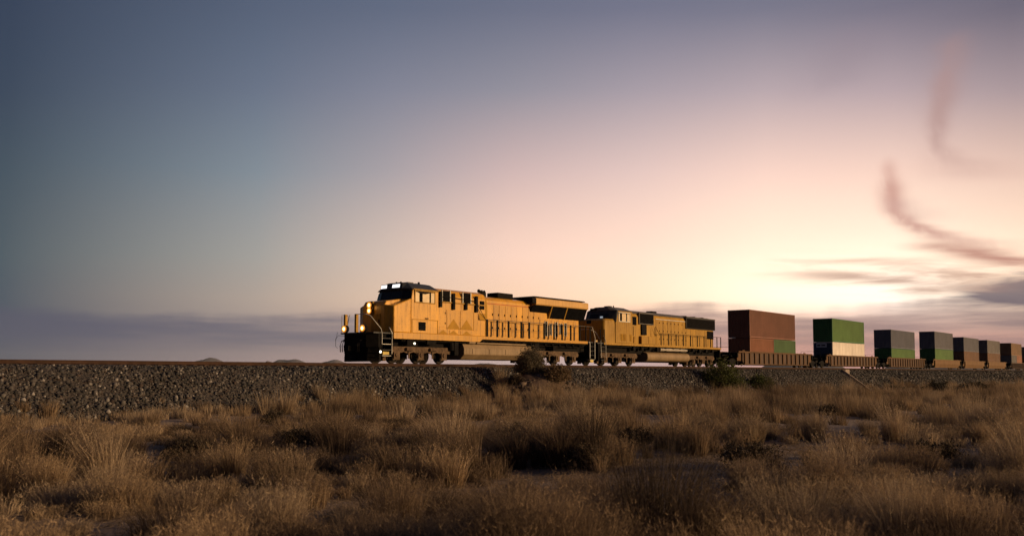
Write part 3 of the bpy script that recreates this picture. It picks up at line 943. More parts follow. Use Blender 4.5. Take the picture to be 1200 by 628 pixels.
    for u0, u1 in ((-0.95, -0.08), (0.08, 0.95)):
        P(quad(front_pt(u0, 0.06), front_pt(u1, 0.06), front_pt(u1, 0.72), front_pt(u0, 0.72), 0.015), 'windscreen', GLASS)
    for sg in (-1, 1):
        a = Vector((2.335, sg * 0.93, 3.94)); b = Vector((2.60, sg * 1.53, 3.94)); c = Vector((2.70, sg * 1.47, 4.38)); d_ = Vector((2.48, sg * 0.92, 4.42))
        off = Vector((-0.012, sg * 0.008, 0))
        P(quad(a + off, b + off, c + off, d_ + off, 0.012 * sg), 'windscreen', GLASS)
    # roof of the cab, faceted
    rf = MB()
    r0 = [(2.42, -0.95, 4.50), (2.66, -1.56, 4.50), (5.0, -1.58, 4.50), (5.0, 1.58, 4.50), (2.66, 1.56, 4.50), (2.42, 0.95, 4.50)]
    r1 = [(2.38, -0.92, 4.58), (2.70, -1.45, 4.60), (5.0, -1.45, 4.60), (5.0, 1.45, 4.60), (2.70, 1.45, 4.60), (2.38, 0.92, 4.58)]
    r2 = [(2.62, -0.72, 4.94), (2.95, -0.86, 4.93), (4.9, -0.86, 4.93), (4.9, 0.86, 4.93), (2.95, 0.86, 4.93), (2.62, 0.72, 4.94)]
    r3 = [(2.70, -0.55, 4.99), (3.0, -0.6, 4.99), (4.8, -0.6, 4.99), (4.8, 0.6, 4.99), (3.0, 0.6, 4.99), (2.70, 0.55, 4.99)]
    rf.loft([r0, r1, r2, r3])
    P(rf, 'cab_roof', DGREY, bevel=0.02)
    # roof gear
    P(MB().box(3.3, 3.8, -0.5, 0.1, 4.97, 5.06).box(4.1, 4.5, -0.4, 0.2, 4.97, 5.04), 'roof_hatch', ROOFG, bevel=0.02)
    P(MB().cyl((4.15, -0.6, 4.93), (4.15, -0.6, 5.10), 0.07, 10).cyl((3.0, 0.2, 4.95), (3.0, 0.2, 5.08), 0.04, 8).cyl((2.9, -0.3, 4.95), (2.9, -0.3, 5.06), 0.05, 8), 'antenna', BLACK)
    # number boards in the roof front
    for y0, y1 in ((0.50, 0.98), (-0.66, -0.02)):
        a = Vector((2.45, y0, 4.64)); b = Vector((2.45, y1, 4.64)); c = Vector((2.52, y1, 4.86)); d_ = Vector((2.52, y0, 4.86))
        mb = MB()
        mb.loft([[(2.44, y0 - 0.04, 4.60), (2.44, y1 + 0.04, 4.60), (2.64, y1 + 0.04, 4.60), (2.64, y0 - 0.04, 4.60)], [(2.50, y0 - 0.04, 4.90), (2.50, y1 + 0.04, 4.90), (2.70, y1 + 0.04, 4.90), (2.70, y0 - 0.04, 4.90)]])
        hb = P(mb, 'number_board', BLACK)
        P(MB().loft([[(2.425, y0, 4.64), (2.425, y1, 4.64), (2.46, y1, 4.64), (2.46, y0, 4.64)], [(2.475, y0, 4.86), (2.475, y1, 4.86), (2.51, y1, 4.86), (2.51, y0, 4.86)]]), 'lit_face', BOARD, hb)
    # side windows
    for sg in (-1, 1):
        y = sg * 1.545
        ya, yb = sorted((y, y + sg * 0.035))
        w = P(MB().box(2.86, 4.66, ya, yb, 3.70, 3.76).box(2.86, 4.66, ya, yb, 4.42, 4.48).box(2.86, 2.93, ya, yb, 3.762, 4.418).box(4.59, 4.66, ya, yb, 3.762, 4.418), 'window', YELLOW2, bevel=0.008)
        ya, yb = sorted((y - sg * 0.01, y + sg * 0.012))
        for x0, x1 in ((2.93, 3.26), (3.55, 4.14), (4.28, 4.59)):
            P(MB().box(x0, x1, ya, yb, 3.762, 4.36), 'pane', SKYPANE, w)
        P(MB().box(3.262, 3.548, ya, yb, 3.762, 4.418), 'sash', GRILLE, w)
        P(MB().box(4.142, 4.278, ya, yb, 3.762, 4.418), 'sash', GRILLE, w)
        ya, yb = sorted((y + sg * 0.014, y + sg * 0.05))
        P(MB().prism_y([(2.95, 4.42), (4.58, 4.42), (4.2, 4.36), (3.8, 4.27), (3.3, 4.30)], ya, yb), 'sun_shade', BLACK, w)
        # drip rail over the windows
        ya, yb = sorted((sg * 1.55, sg * 1.60))
        P(MB().prism_y([(2.72, 4.495), (4.95, 4.495), (4.95, 4.55), (2.74, 4.55)], ya, yb), 'drip_rail', YELLOW2)
        # lower door line, vent and grab irons
        ya, yb = sorted((y, y + sg * 0.014))
        P(MB().box(2.66, 4.94, ya, yb, 2.66, 2.70).box(2.66, 2.70, ya, yb, 1.86, 2.658).box(4.86, 4.90, ya, yb, 1.86, 2.658), 'panel_seam', OCHRE)
        if sg < 0:
            louvre(L, 'side_vent', 3.22, 3.82, y - 0.005, 2.02, 2.54, 5)
            P(MB().box(3.78, 4.05, y - 0.05, y, 2.74, 2.80), 'grab_iron', BLACK)
    # electrical cabinet section behind the cab
    eqs = [(-1.46, 1.84), (-1.46, 4.28), (-1.30, 4.62), (-0.9, 4.78), (0.9, 4.78), (1.30, 4.62), (1.46, 4.28), (1.46, 1.84)]
    P(MB().prism_x(eqs, 4.955, 9.55), 'equipment_cabinet', YELLOW, bevel=0.03)
    P(MB().loft([[(9.552, y, z) for y, z in eqs], [(10.1, y * (0.78 if abs(y) > 1 else 1), z - (0.0 if z < 2 else 0.18)) for y, z in eqs]]), 'cabinet_end', YELLOW2, bevel=0.02)
    # intake boxes along the top of the cabinet
    P(MB().box(5.05, 9.4, -1.53, -1.462, 3.86, 3.93), 'gutter', YELLOW2)
    for x0, x1 in ((5.35, 6.02), (7.28, 7.98)):
        v = louvre(L, 'intake_louvre', x0, x1, -1.50, 3.94, 4.60, 7)
        P(MB().box(x0 - 0.07, x0 - 0.002, -1.54, -1.462, 3.93, 4.64).box(x1 + 0.002, x1 + 0.07, -1.54, -1.462, 3.93, 4.64), 'louvre_frame', WHITEP, v)
    v = louvre(L, 'intake_louvre', 8.98, 9.42, -1.475, 3.62, 4.18, 6)
    for x0, z0, z1 in ((5.06, 3.55, 4.55), (6.26, 3.45, 4.5), (7.44, 3.5, 3.93), (8.46, 3.4, 4.46)):
        P(MB().box(x0, x0 + 0.20, -1.60, -1.468, z0, z1), 'drain_trunk', BLACK, bevel=0.01)
    P(MB().tube([(8.5, -1.56, 4.1), (8.9, -1.56, 3.6), (9.5, -1.57, 2.9)], 0.02).tube([(5.0, -1.56, 4.2), (6.3, -1.56, 4.22), (8.5, -1.57, 4.1)], 0.02), 'conduit', BLACK)
    P(MB().prism_x([(-1.462, 3.35), (-1.56, 2.98), (-1.56, 2.92), (-1.462, 2.92)], 8.85, 9.5), 'hatch_cover', OCHRE)
    # cabinet doors and the faded emblem of peaks and wings
    for x0, x1, z0, z1 in ((4.98, 5.72, 2.28, 3.42), (5.78, 7.02, 2.2, 3.42), (7.08, 8.3, 2.2, 3.42), (8.36, 8.8, 2.2, 3.4), (5.0, 6.0, 1.88, 2.14), (6.05, 7.05, 1.88, 2.14), (7.1, 8.3, 1.88, 2.14)):
        P(MB().box(x0, x1, -1.482, -1.462, z0, z1), 'cabinet_door', YELLOW, bevel=0.008)
    P(MB().box(5.62, 5.66, -1.51, -1.484, 2.5, 2.62).box(5.62, 5.66, -1.51, -1.484, 3.15, 3.27), 'door_latch', BLACK)
    for x in (6.42, 7.66):
        P(MB().prism_y([(x - 0.62, 2.22), (x + 0.62, 2.22), (x, 2.86)], -1.492, -1.484), 'emblem', OCHRE)
    for x in (5.45, 6.42, 7.66):
        P(MB().prism_y([(x - 0.42, 1.90), (x + 0.42, 1.90), (x, 2.13)], -1.492, -1.484), 'emblem', OCHRE)
    # long hood
    hood = [(-1.10, 1.84), (-1.10, 4.32), (-0.95, 4.50), (-0.5, 4.62), (0.5, 4.62), (0.95, 4.50), (1.10, 4.32), (1.10, 1.84)]
    P(MB().prism_x(hood, 10.0, 20.9), 'engine_hood', YELLOW, bevel=0.02)
    P(MB().box(9.9, 15.2, -1.118, -1.10, 4.08, 4.13), 'stripe', REDST)
    xs = np.linspace(10.1, 15.9, 10)
    for a, b in zip(xs[:-1], xs[1:]):
        dr = P(MB().box(a + 0.015, b - 0.015, -1.122, -1.102, 1.95, 4.04), 'hood_door', YELLOW, bevel=0.008)
        P(MB().box(b - 0.10, b - 0.06, -1.16, -1.136, 2.4, 2.55).box(b - 0.10, b - 0.06, -1.16, -1.136, 3.3, 3.45), 'door_latch', BLACK, dr)
    xs = np.linspace(15.95, 20.85, 8)
    for k, (a, b) in enumerate(zip(xs[:-1], xs[1:])):
        dr = P(MB().box(a + 0.015, b - 0.015, -1.122, -1.102, 1.95, 3.28), 'hood_door', YELLOW, bevel=0.008)
    for x0, x1, z0, z1 in ((16.55, 16.8, 2.12, 3.15), (17.15, 17.35, 2.2, 3.02), (17.8, 18.05, 2.12, 3.15), (18.4, 18.62, 2.3, 3.05), (19.0, 19.22, 2.2, 3.12)):
        v = louvre(L, 'hood_vent', x0, x1, -1.14, z0, z1, 8)
        P(MB().box(x0 - 0.05, x0 - 0.002, -1.17, -1.136, z0 - 0.05, z1 + 0.05).box(x1 + 0.002, x1 + 0.05, -1.17, -1.136, z0 - 0.05, z1 + 0.05), 'vent_frame', WHITEP, v)
    # radiator wings with slanted intakes under them
    wing = [(-1.10, 4.00), (-1.52, 4.30), (-1.55, 4.36), (-1.55, 4.74), (-1.40, 4.80), (-0.3, 4.90), (0.3, 4.90), (1.40, 4.80), (1.55, 4.74), (1.55, 4.36), (1.52, 4.30), (1.10, 4.00)]
    P(MB().prism_x([p for p in wing], 15.0, 21.6), 'radiator_wing', mat('tan_yellow_radiator_paint', (0.62, 0.36, 0.12), 0.45, var=0.1, scale=0.8, dirt=(0.25, 0.14, 0.06), dirt_amt=0.5, streak=True), bevel=0.02)
    P(MB().prism_x([(-1.555, 4.36), (-1.556, 4.742), (-1.41, 4.805), (-1.2, 4.83), (1.2, 4.83), (1.41, 4.805), (1.556, 4.742), (1.555, 4.36)], 14.55, 14.99), 'wing_end', BLACK, bevel=0.02)
    P(MB().box(15.1, 21.5, -1.30, 1.30, 4.86, 4.925), 'radiator_top', BLACK, bevel=0.02)
    ri = MB().prism_x([(-1.12, 3.32), (-1.14, 3.32), (-1.50, 4.29), (-1.12, 4.01)], 15.4, 20.6)
    ri2 = P(MB().prism_x([(-1.105, 3.42), (-1.16, 3.42), (-1.49, 4.275), (-1.105, 3.985)], 17.0, 21.5), 'radiator_intake', GRILLE)
    P(MB().prism_x([(-1.105, 3.78), (-1.14, 3.78), (-1.49, 4.275), (-1.105, 3.985)], 14.8, 16.98), 'radiator_intake', GRILLE)
    for x in (17.0, 18.9):
        P(MB().prism_x([(-1.10, 3.40), (-1.18, 3.40), (-1.51, 4.27), (-1.10, 3.98)], x - 0.05, x + 0.05), 'intake_post', YELLOW2, ri2)
    # roof fittings
    hn = MB().box(10.5, 10.9, -0.35, 0.05, 4.60, 4.92)
    for k in range(3):
        hn.tube([(10.6 + k * 0.12, -0.3 + k * 0.12, 4.94), (10.15 + k * 0.45, -0.3 + k * 0.12, 5.00)], [0.05, 0.12], 10)
    P(hn, 'horn', BLACK)
    P(MB().box(11.9, 13.6, -0.55, 0.45, 4.60, 5.00), 'exhaust_silencer', BLACK, bevel=0.04)
    # walkway handrail
    xs_ = [9.7, 10.75, 11.95, 13.35, 14.25, 16.0, 17.2, 18.2, 19.3, 20.5]
    for x in xs_:
        stanchion(L, x, -1.49, 1.84, 2.98, 0.075)
        stanchion(L, x, 1.49, 1.84, 2.98, 0.06)
    for sg in (-1, 1):
        P(MB().tube([(8.85, sg * 1.49, 2.98), (22.2, sg * 1.49, 2.98)], 0.022, 8).tube([(9.7, sg * 1.49, 2.40), (20.6, sg * 1.49, 2.40)], 0.010, 6), 'handrail', ROOFG, smooth=50)
    # rear end: posts, steps
    for x in (21.3, 21.9):
        stanchion(L, x, -1.49, 1.84, 2.98, 0.05)
    P(MB().tube([(21.75, -1.5, 1.78), (21.75, -1.54, 1.7), (21.75, -1.54, 0.55)], 0.05, 8).tube([(22.45, -1.54, 1.7), (22.45, -1.54, 0.5)], 0.035, 8).tube([(22.2, -1.49, 2.95), (22.5, -1.54, 2.1), (22.45, -1.54, 1.7)], 0.024, 8), 'step_handrail', WHITEP, smooth=50)
    for k in range(4):
        z = 0.42 + k * 0.34
        P(MB().box(21.78, 22.42, -1.53, -1.2, z, z + 0.035), 'step', WHITEP if k == 0 else DGREY)
    P(MB().box(21.85, 22.3, -1.52, -1.3, 0.22, 0.42), 'step_lamp_box', MATS['yellow_step_paint'], bevel=0.03)
    P(MB().box(22.25, 22.40, -1.4, 1.4, 0.85, 1.74), 'rear_pilot', BLACK)
    P(MB().box(22.3, 22.75, -0.15, 0.15, 0.7, 1.0), 'coupler', BLACK)
    # fuel tank with its sloping shelf
    P(MB().prism_x([(-1.50, 0.62), (-1.50, 1.02), (-1.36, 1.30), (1.36, 1.30), (1.50, 1.02), (1.50, 0.62), (1.15, 0.30), (-1.15, 0.30)], 7.4, 14.6), 'fuel_tank', TANK, bevel=0.04)
    ts = MB()
    for x in (8.2, 9.9, 11.6, 13.3):
        ts.box(x, x + 0.03, -1.515, -1.49, 0.66, 1.0)
    P(ts, 'tank_seam', TRUCK)
    P(MB().cyl((7.9, -1.44, 1.40), (8.5, -1.44, 1.40), 0.10, 12).cyl((8.7, -1.42, 1.38), (13.9, -1.42, 1.38), 0.06, 10), 'air_reservoir', TANK, smooth=40)
    make_bogie(L, [1.75, 3.80, 5.85]); make_bogie(L, [16.0, 18.05, 20.1])
    return L
lead_locomotive()

# ------------------------------------------------------------------ second locomotive
def second_locomotive():
    X0 = 22.9
    L = empty('locomotive', wp(X0, 0, RAILZ), RZ, 'weathered yellow second diesel locomotive with rounded nose and unlit lamps', 'locomotive')
    P = lambda mb, name, m_, parent=L, **k: mb.build(name, m_, parent, **k)
    P(MB().box(0.2, 21.3, -0.9, 0.9, 0.98, 1.50).box(0.3, 21.2, -1.25, 1.25, 1.50, 1.70), 'underframe', BLACK)
    P(MB().box(0.0, 21.5, -1.48, 1.48, 1.70, 1.80), 'walkway', DGREY)
    for sg in (-1, 1):
        y0, y1 = sorted((sg * 1.482, sg * 1.535))
        P(MB().box(0.9, 21.4, y0, y1, 1.64, 1.82), 'side_sill', YELLOW2, bevel=0.01)
    for k in range(12):
        x = 5.5 + k * 1.3
        P(MB().box(x, x + 0.35, -1.40, -1.1, 1.25 + 0.05 * (k % 3), 1.63), 'equipment_box', BLACK)
    P(MB().tube([(5.0, -1.36, 1.66), (20.5, -1.36, 1.66)], 0.04), 'air_pipe', BLACK)
    P(MB().prism_z([(-0.15, -1.0), (-0.15, 1.0), (0.1, 1.5), (0.25, 1.5), (0.25, -1.5), (0.1, -1.5)], 0.35, 1.70), 'pilot', BLACK, bevel=0.02)
    P(MB().box(-0.45, 0.0, -0.15, 0.15, 0.7, 1.0), 'coupler', BLACK)
    # nose with rounded corners
    def nsec(z, k, front):
        pts = []
        for q in range(7):
            a = R(90 * q / 6)
            pts.append((1.28 - 0.28 * math.cos(a) + front, -(1.15 + 0.30 * math.sin(a)) * k, z))
        return pts + [(2.75, -1.45 * k, z), (2.75, 1.45 * k, z)] + [(x, -y, zz) for x, y, zz in reversed(pts)]
    P(MB().loft([nsec(1.82, 1, 0), nsec(3.3, 1, 0), nsec(3.60, 0.97, 0.10), nsec(3.74, 0.88, 0.32)]), 'nose', YELLOW2, smooth=32)
    P(MB().box(0.975, 1.02, -0.3, 0.45, 1.95, 3.3), 'nose_door', YELLOW2, bevel=0.02)
    hl = P(MB().box(0.95, 1.06, -0.2, 0.2, 3.36, 3.62), 'headlight', BLACK, bevel=0.03)
    for y in (-0.1, 0.1):
        P(MB().cyl((0.94, y, 3.49), (0.952, y, 3.49), 0.075, 12), 'lens', GLASS, hl)
    # cab
    cabl = [(2.30, -0.95), (2.62, -1.52), (5.2, -1.52), (5.2, 1.52), (2.62, 1.52), (2.30, 0.95)]
    cabm = [(2.75, -0.92), (2.95, -1.46), (5.2, -1.50), (5.2, 1.50), (2.95, 1.46), (2.75, 0.92)]
    P(MB().loft([[(x, y, 1.82) for x, y in cabl], [(x, y, 3.45) for x, y in cabl], [(x, y, 4.45) for x, y in cabm]]), 'cab', YELLOW2, bevel=0.04)
    fr = MB()
    lo = [(2.28, -0.96, 3.50), (2.64, -1.53, 3.50), (2.80, -1.50, 3.50), (2.80, 1.50, 3.50), (2.64, 1.53, 3.50), (2.28, 0.96, 3.50)]
    hi = [(2.70, -0.90, 4.50), (2.93, -1.475, 4.47), (3.12, -1.46, 4.47), (3.12, 1.46, 4.47), (2.93, 1.475, 4.47), (2.70, 0.90, 4.50)]
    P(fr.loft([lo, hi]), 'cab_front', DGREY, bevel=0.02)
    for u0, u1 in ((-0.88, -0.1), (0.1, 0.88)):
        f_ = lambda u, v: (2.265 + 0.42 * v, u, 3.53 + 0.95 * v)
        a, b, c, d_ = f_(u0, 0.12), f_(u1, 0.12), f_(u1, 0.7), f_(u0, 0.7)
        mb = MB().loft([[a, b, c, d_], [(p[0] + 0.012, p[1], p[2] + 0.004) for p in (a, b, c, d_)]])
        P(mb, 'windscreen', GLASS)
    P(MB().box(2.36, 2.41, -0.42, -0.18, 3.86, 4.0), 'cab_light', mat('dull_cab_glow', (0.5, 0.55, 0.6), 0.2, var=0, emit=(0.8, 0.9, 1.0), emit_s=0.35))
    rf = MB()
    r0 = [(2.66, -0.95, 4.46), (2.92, -1.52, 4.44), (5.25, -1.55, 4.44), (5.25, 1.55, 4.44), (2.92, 1.52, 4.44), (2.66, 0.95, 4.46)]
    r1 = [(2.66, -0.9, 4.53), (2.95, -1.35, 4.54), (5.2, -1.40, 4.54), (5.2, 1.40, 4.54), (2.95, 1.35, 4.54), (2.66, 0.9, 4.53)]
    r2 = [(2.80, -0.6, 4.78), (3.05, -0.65, 4.80), (5.15, -0.65, 4.80), (5.15, 0.65, 4.80), (3.05, 0.65, 4.80), (2.80, 0.6, 4.78)]
    P(rf.loft([r0, r1, r2]), 'cab_roof', ROOFG, bevel=0.03)
    P(MB().box(3.4, 3.8, -0.4, 0.1, 4.79, 4.90).cyl((4.2, -0.3, 4.78), (4.2, -0.3, 4.96), 0.05, 8), 'antenna', BLACK)
    nb = P(MB().box(2.60, 2.75, 0.35, 0.95, 4.52, 4.70), 'number_board', BLACK)
    P(MB().box(2.585, 2.599, 0.40, 0.90, 4.55, 4.67), 'board_face', GLASS, nb)
    for sg in (-1, 1):
        y = sg * 1.505
        a_, b_ = sorted((y, y + sg * 0.035))
        w = P(MB().box(3.05, 4.80, a_, b_, 3.56, 3.62).box(3.05, 4.80, a_, b_, 4.28, 4.34).box(3.05, 3.11, a_, b_, 3.622, 4.278).box(4.74, 4.80, a_, b_, 3.622, 4.278), 'window', WHITEP)
        a_, b_ = sorted((y - sg * 0.01, y + sg * 0.02))
        for x0, x1 in ((3.11, 3.24), (3.56, 4.18), (4.34, 4.74)):
            P(MB().box(x0, x1, a_, b_, 3.622, 4.22), 'pane', SKYPANE, w)
        P(MB().box(3.242, 3.558, a_, b_, 3.622, 4.278), 'sash', GRILLE, w)
        P(MB().box(4.182, 4.338, a_, b_, 3.622, 4.278), 'sash', GRILLE, w)
    for x0, x1 in ((3.35, 3.72), (3.80, 4.15), (4.75, 5.02)):
        louvre(L, 'side_vent', x0, x1, -1.525, 2.02, 2.58, 7, m_slat=YELLOW2, backm=OCHRE)
    # hood behind the cab: dark intake, tall dark trunk
    hood = [(-1.12, 1.82), (-1.12, 4.12), (-1.00, 4.36), (-0.6, 4.58), (0.6, 4.58), (1.00, 4.36), (1.12, 4.12), (1.12, 1.82)]
    P(MB().prism_x(hood, 5.202, 20.6), 'engine_hood', YELLOW2, bevel=0.03)
    P(MB().prism_x([(-1.00, 4.372), (-0.6, 4.594), (0.6, 4.594), (1.00, 4.372), (1.05, 4.45), (0.6, 4.66), (-0.6, 4.66), (-1.05, 4.45)], 5.26, 20.5), 'hood_roof', ROOFG)
    louvre(L, 'side_window', 5.25, 6.15, -1.30, 3.40, 4.10, 5)
    P(MB().box(5.21, 6.19, -1.295, -1.13, 1.84, 4.16), 'equipment_cabinet', YELLOW2, bevel=0.02)
    v = louvre(L, 'intake_grille', 6.85, 9.05, -1.26, 3.60, 4.42, 9)
    P(MB().box(6.75, 9.12, -1.24, -1.1, 3.52, 4.50), 'intake_box', ROOFG, v, bevel=0.02)
    P(MB().box(7.15, 7.95, -1.24, -1.122, 2.62, 3.50), 'dark_trunk', BLACK, bevel=0.02)  # black box on the hood side below the intake
    P(MB().box(6.9, 9.6, -1.34, -1.122, 1.84, 2.52), 'cabinet_low', YELLOW2, bevel=0.02)
    for x in np.linspace(5.7, 9.3, 4):
        P(MB().box(x, x + 0.05, -1.36, -1.1, 1.9, 2.45), 'panel_seam', OCHRE)
    P(MB().tube([(5.55, -1.36, 2.5), (5.55, -1.36, 3.3)], 0.025).tube([(9.0, -1.42, 2.6), (9.0, -1.42, 3.3)], 0.03).tube([(9.1, -1.40, 3.4), (9.75, -1.48, 2.65)], 0.02), 'grab_iron', BLACK)
    xs = np.linspace(9.65, 15.1, 9)
    for a, b in zip(xs[:-1], xs[1:]):
        dr = P(MB().box(a + 0.016, b - 0.016, -1.134, -1.121, 1.92, 4.02), 'hood_door', YELLOW2, bevel=0.008)
        P(MB().box(b - 0.10, b - 0.06, -1.17, -1.146, 2.3, 2.42).box(b - 0.10, b - 0.06, -1.17, -1.146, 3.0, 3.12).box(b - 0.10, b - 0.06, -1.17, -1.146, 3.72, 3.84), 'door_latch', BLACK, dr)
    xs = np.linspace(15.15, 20.5, 7)
    for a, b in zip(xs[:-1], xs[1:]):
        P(MB().box(a + 0.016, b - 0.016, -1.134, -1.121, 1.92, 3.38), 'hood_door', YELLOW2, bevel=0.008)
    P(MB().box(9.6, 15.0, -1.16, -1.122, 4.06, 4.11), 'gutter', WHITEP)
    # radiators high at the rear
    P(MB().box(15.0, 20.75, -1.26, 1.26, 3.46, 4.46), 'radiator', DGREY, bevel=0.03)
    louvre(L, 'radiator_grille', 15.1, 20.65, -1.27, 3.52, 4.40, 11)
    P(MB().box(14.95, 20.8, -1.28, 1.28, 4.465, 4.54), 'radiator_roof', ROOFG, bevel=0.02)
    louvre(L, 'rear_grille', 19.25, 20.55, -1.15, 2.62, 3.36, 7)
    P(MB().box(10.4, 11.3, -0.3, 0.3, 4.62, 4.86), 'exhaust_stack', BLACK, bevel=0.05)
    for x in (15.9, 17.6, 19.3):
        P(MB().cyl((x, 0, 4.54), (x, 0, 4.68), 0.72, 20), 'roof_fan', BLACK, smooth=40)
    # hand rails
    for x in np.linspace(9.9, 20.6, 9):
        stanchion(L, x, -1.50, 1.82, 2.82, 0.035)
        stanchion(L, x, 1.50, 1.82, 2.82, 0.035)
    for x in (0.4, 0.95):
        stanchion(L, x, -1.50, 1.82, 2.85, 0.04)
    for sg in (-1, 1):
        P(MB().tube([(9.6, sg * 1.50, 2.82), (20.7, sg * 1.50, 2.82), (21.35, sg * 1.50, 2.82)], 0.02, 8), 'handrail', BLACK, smooth=50)
        P(MB().tube([(21.4, sg * 1.50, 1.8), (21.4, sg * 1.50, 2.85)], 0.045, 8), 'end_post', BLACK)
        P(MB().tube([(0.0, sg * 0.75, 2.85), (0.25, sg * 1.1, 2.65), (0.42, sg * 1.52, 1.95), (0.45, sg * 1.54, 0.6)], 0.024, 8).tube([(1.05, sg * 1.0, 2.85), (1.1, sg * 1.54, 2.0), (1.12, sg * 1.54, 0.6)], 0.024, 8), 'step_handrail', WHITEP, smooth=50)
        for k in range(4):
            z = 0.42 + k * 0.34
            P(MB().box(0.45, 1.1, *sorted((sg * 1.53, sg * 1.22)), z, z + 0.035), 'step', DGREY)
    P(MB().tube([(0.0, -0.75, 2.85), (0.0, 0.75, 2.85)], 0.022, 8).tube([(0.0, -0.75, 2.85), (0.0, -0.75, 1.8)], 0.022, 8).tube([(0.0, 0.75, 2.85), (0.0, 0.75, 1.8)], 0.022, 8), 'platform_rail', WHITEP)
    P(MB().box(0.08, 0.2, -1.35, -1.18, 1.84, 1.98), 'ditch_light', mat('amber_lens', (0.6, 0.36, 0.1), 0.3, var=0, emit=(1, 0.6, 0.25), emit_s=0.25))
    P(MB().box(21.35, 21.5, -1.4, 1.4, 0.85, 1.70), 'rear_pilot', BLACK)
    P(MB().box(21.4, 22.1, -0.15, 0.15, 0.7, 1.0), 'coupler', BLACK)
    # rounded fuel tank with reservoir over it
    prof = [(1.46 * math.copysign(abs(math.cos(a)) ** 0.55, math.cos(a)), 0.78 + 0.46 * math.copysign(abs(math.sin(a)) ** 0.6, math.sin(a))) for a in [2 * math.pi * k / 28 for k in range(28)]]
    P(MB().prism_x(prof, 7.7, 15.2), 'fuel_tank', TANK, smooth=30, bevel=0.05)
    P(MB().cyl((10.0, -1.30, 1.43), (14.8, -1.30, 1.43), 0.13, 14), 'air_reservoir', mat('pale_reservoir_paint', (0.42, 0.37, 0.32), 0.5), smooth=40)
    make_bogie(L, [1.6, 3.7, 5.8]); make_bogie(L, [16.4, 18.3, 20.0])
    return L
second_locomotive()

# ------------------------------------------------------------------ well cars
def tub(prof_bottom, prof_top):
    pass

def well_car(s0, length, label, style, front_bogie=True, rear_bogie=True, near_gap=0.9, group='well cars of the container train'):
    L = empty('well_car', wp(s0 + 0.3 + 0.009 * (s0 - 50), 0, RAILZ), RZ, label, 'rail car', group)
    P = lambda mb, name, m_, parent=L, **k: mb.build(name, m_, parent, **k)
    pm = {'ribbed': WELLM, 'smooth': WELLY, 'dark': WELLD}[style]
    for sg in (-1, 1):
        ya, yb = sorted((sg * 1.34, sg * 1.40))
        P(MB().box(-0.1, length + 0.1, *sorted((sg * 1.28, sg * 1.46)), 1.44, 1.60), 'top_chord', pm, bevel=0.015)
        if style == 'smooth':
            P(MB().loft([[(1.0, sg * 1.34, 1.438), (length - 1.0, sg * 1.34, 1.438), (length - 1.0, sg * 1.44, 1.438), (1.0, sg * 1.44, 1.438)],
                         [(1.0, sg * 1.34, 0.85), (length - 1.0, sg * 1.34, 0.85), (length - 1.0, sg * 1.44, 0.85), (1.0, sg * 1.44, 0.85)],
                         [(1.5, sg * 1.16, 0.28), (length - 1.5, sg * 1.16, 0.28), (length - 1.5, sg * 1.26, 0.28), (1.5, sg * 1.26, 0.28)]]), 'well_side', pm)
        else:
            P(MB().prism_y([(0.9, 1.438), (length - 1.1, 1.438), (length - 1.1, 0.26), (1.25, 0.26), (0.9, 0.62)], ya, yb), 'well_side', WELLD)  # darker sheet imitates the recess shade between the ribs
            P(MB().box(1.2, length - 1.1, *sorted((sg * 1.402, sg * 1.46)), 0.24, 0.34), 'bottom_chord', pm)
            n = 15
            rb = None
            for k in range(n):
                x = 1.35 + k * (length - 2.7) / (n - 1)
                if rb is None:
                    rb = MB().prism_z([(-0.20, sg * 1.402), (0.20, sg * 1.402), (0.14, sg * 1.52), (-0.14, sg * 1.52)], 0.342, 1.438).build('rib', pm, L, loc=(x, 0, 0))
                else:
                    c = rb.copy(); COL.objects.link(c); c.parent = L; c.location = (x, 0, 0)
    P(MB().box(0.6, length - 0.6, -1.33, 1.33, 0.22, 0.30), 'well_floor', pm)
    for x0, x1 in ((-1.9, 0.0), (length, length + 1.9)):
        end = MB().box(x0 if x0 < 0 else x0 + 0.102, x1 - 0.102 if x0 < 0 else x1, -0.55, 0.55, 0.98, 1.22)
        xe = -0.1 if x0 < 0 else length + 0.1
        end.box(xe - 0.25 if x0 < 0 else xe, xe if x0 < 0 else xe + 0.25, -1.42, 1.42, 0.95, 1.44)
        P(end, 'end_platform', BLACK, bevel=0.02)
        bs = MB().box(min(xe, xe + (0.9 if x0 < 0 else -0.9)), max(xe, xe + (0.9 if x0 < 0 else -0.9)), -1.27, 1.27, 0.62, 1.43)
        P(bs, 'end_bulkhead', pm)
    P(MB().box(0.9, 1.5, -1.40, -1.30, 1.602, 1.72).box(length - 2.4, length - 1.9, -1.40, -1.30, 1.602, 1.70), 'chord_bracket', pm, bevel=0.02)
    P(MB().tube([(-1.55, -1.2, 1.2), (-1.55, -1.2, 2.0)], 0.02).tube([(-1.55, 1.2, 1.2), (-1.55, 1.2, 2.0)], 0.02).tube([(-1.55, -1.2, 1.98), (-1.55, 1.2, 1.98)], 0.02).box(-1.6, -1.4, -1.3, 1.3, 1.05, 1.15), 'end_handrail', BLACK)
    if front_bogie:
        make_bogie(L, [-1.75, -0.0], 'car')
    if rear_bogie:
        make_bogie(L, [length + 0.0, length + 1.7], 'car')
    P(MB().box(-2.35, -1.9, -0.12, 0.12, 0.72, 0.98).box(length + 1.9, length + 2.3, -0.12, 0.12, 0.72, 0.98), 'coupler', BLACK)
    return L

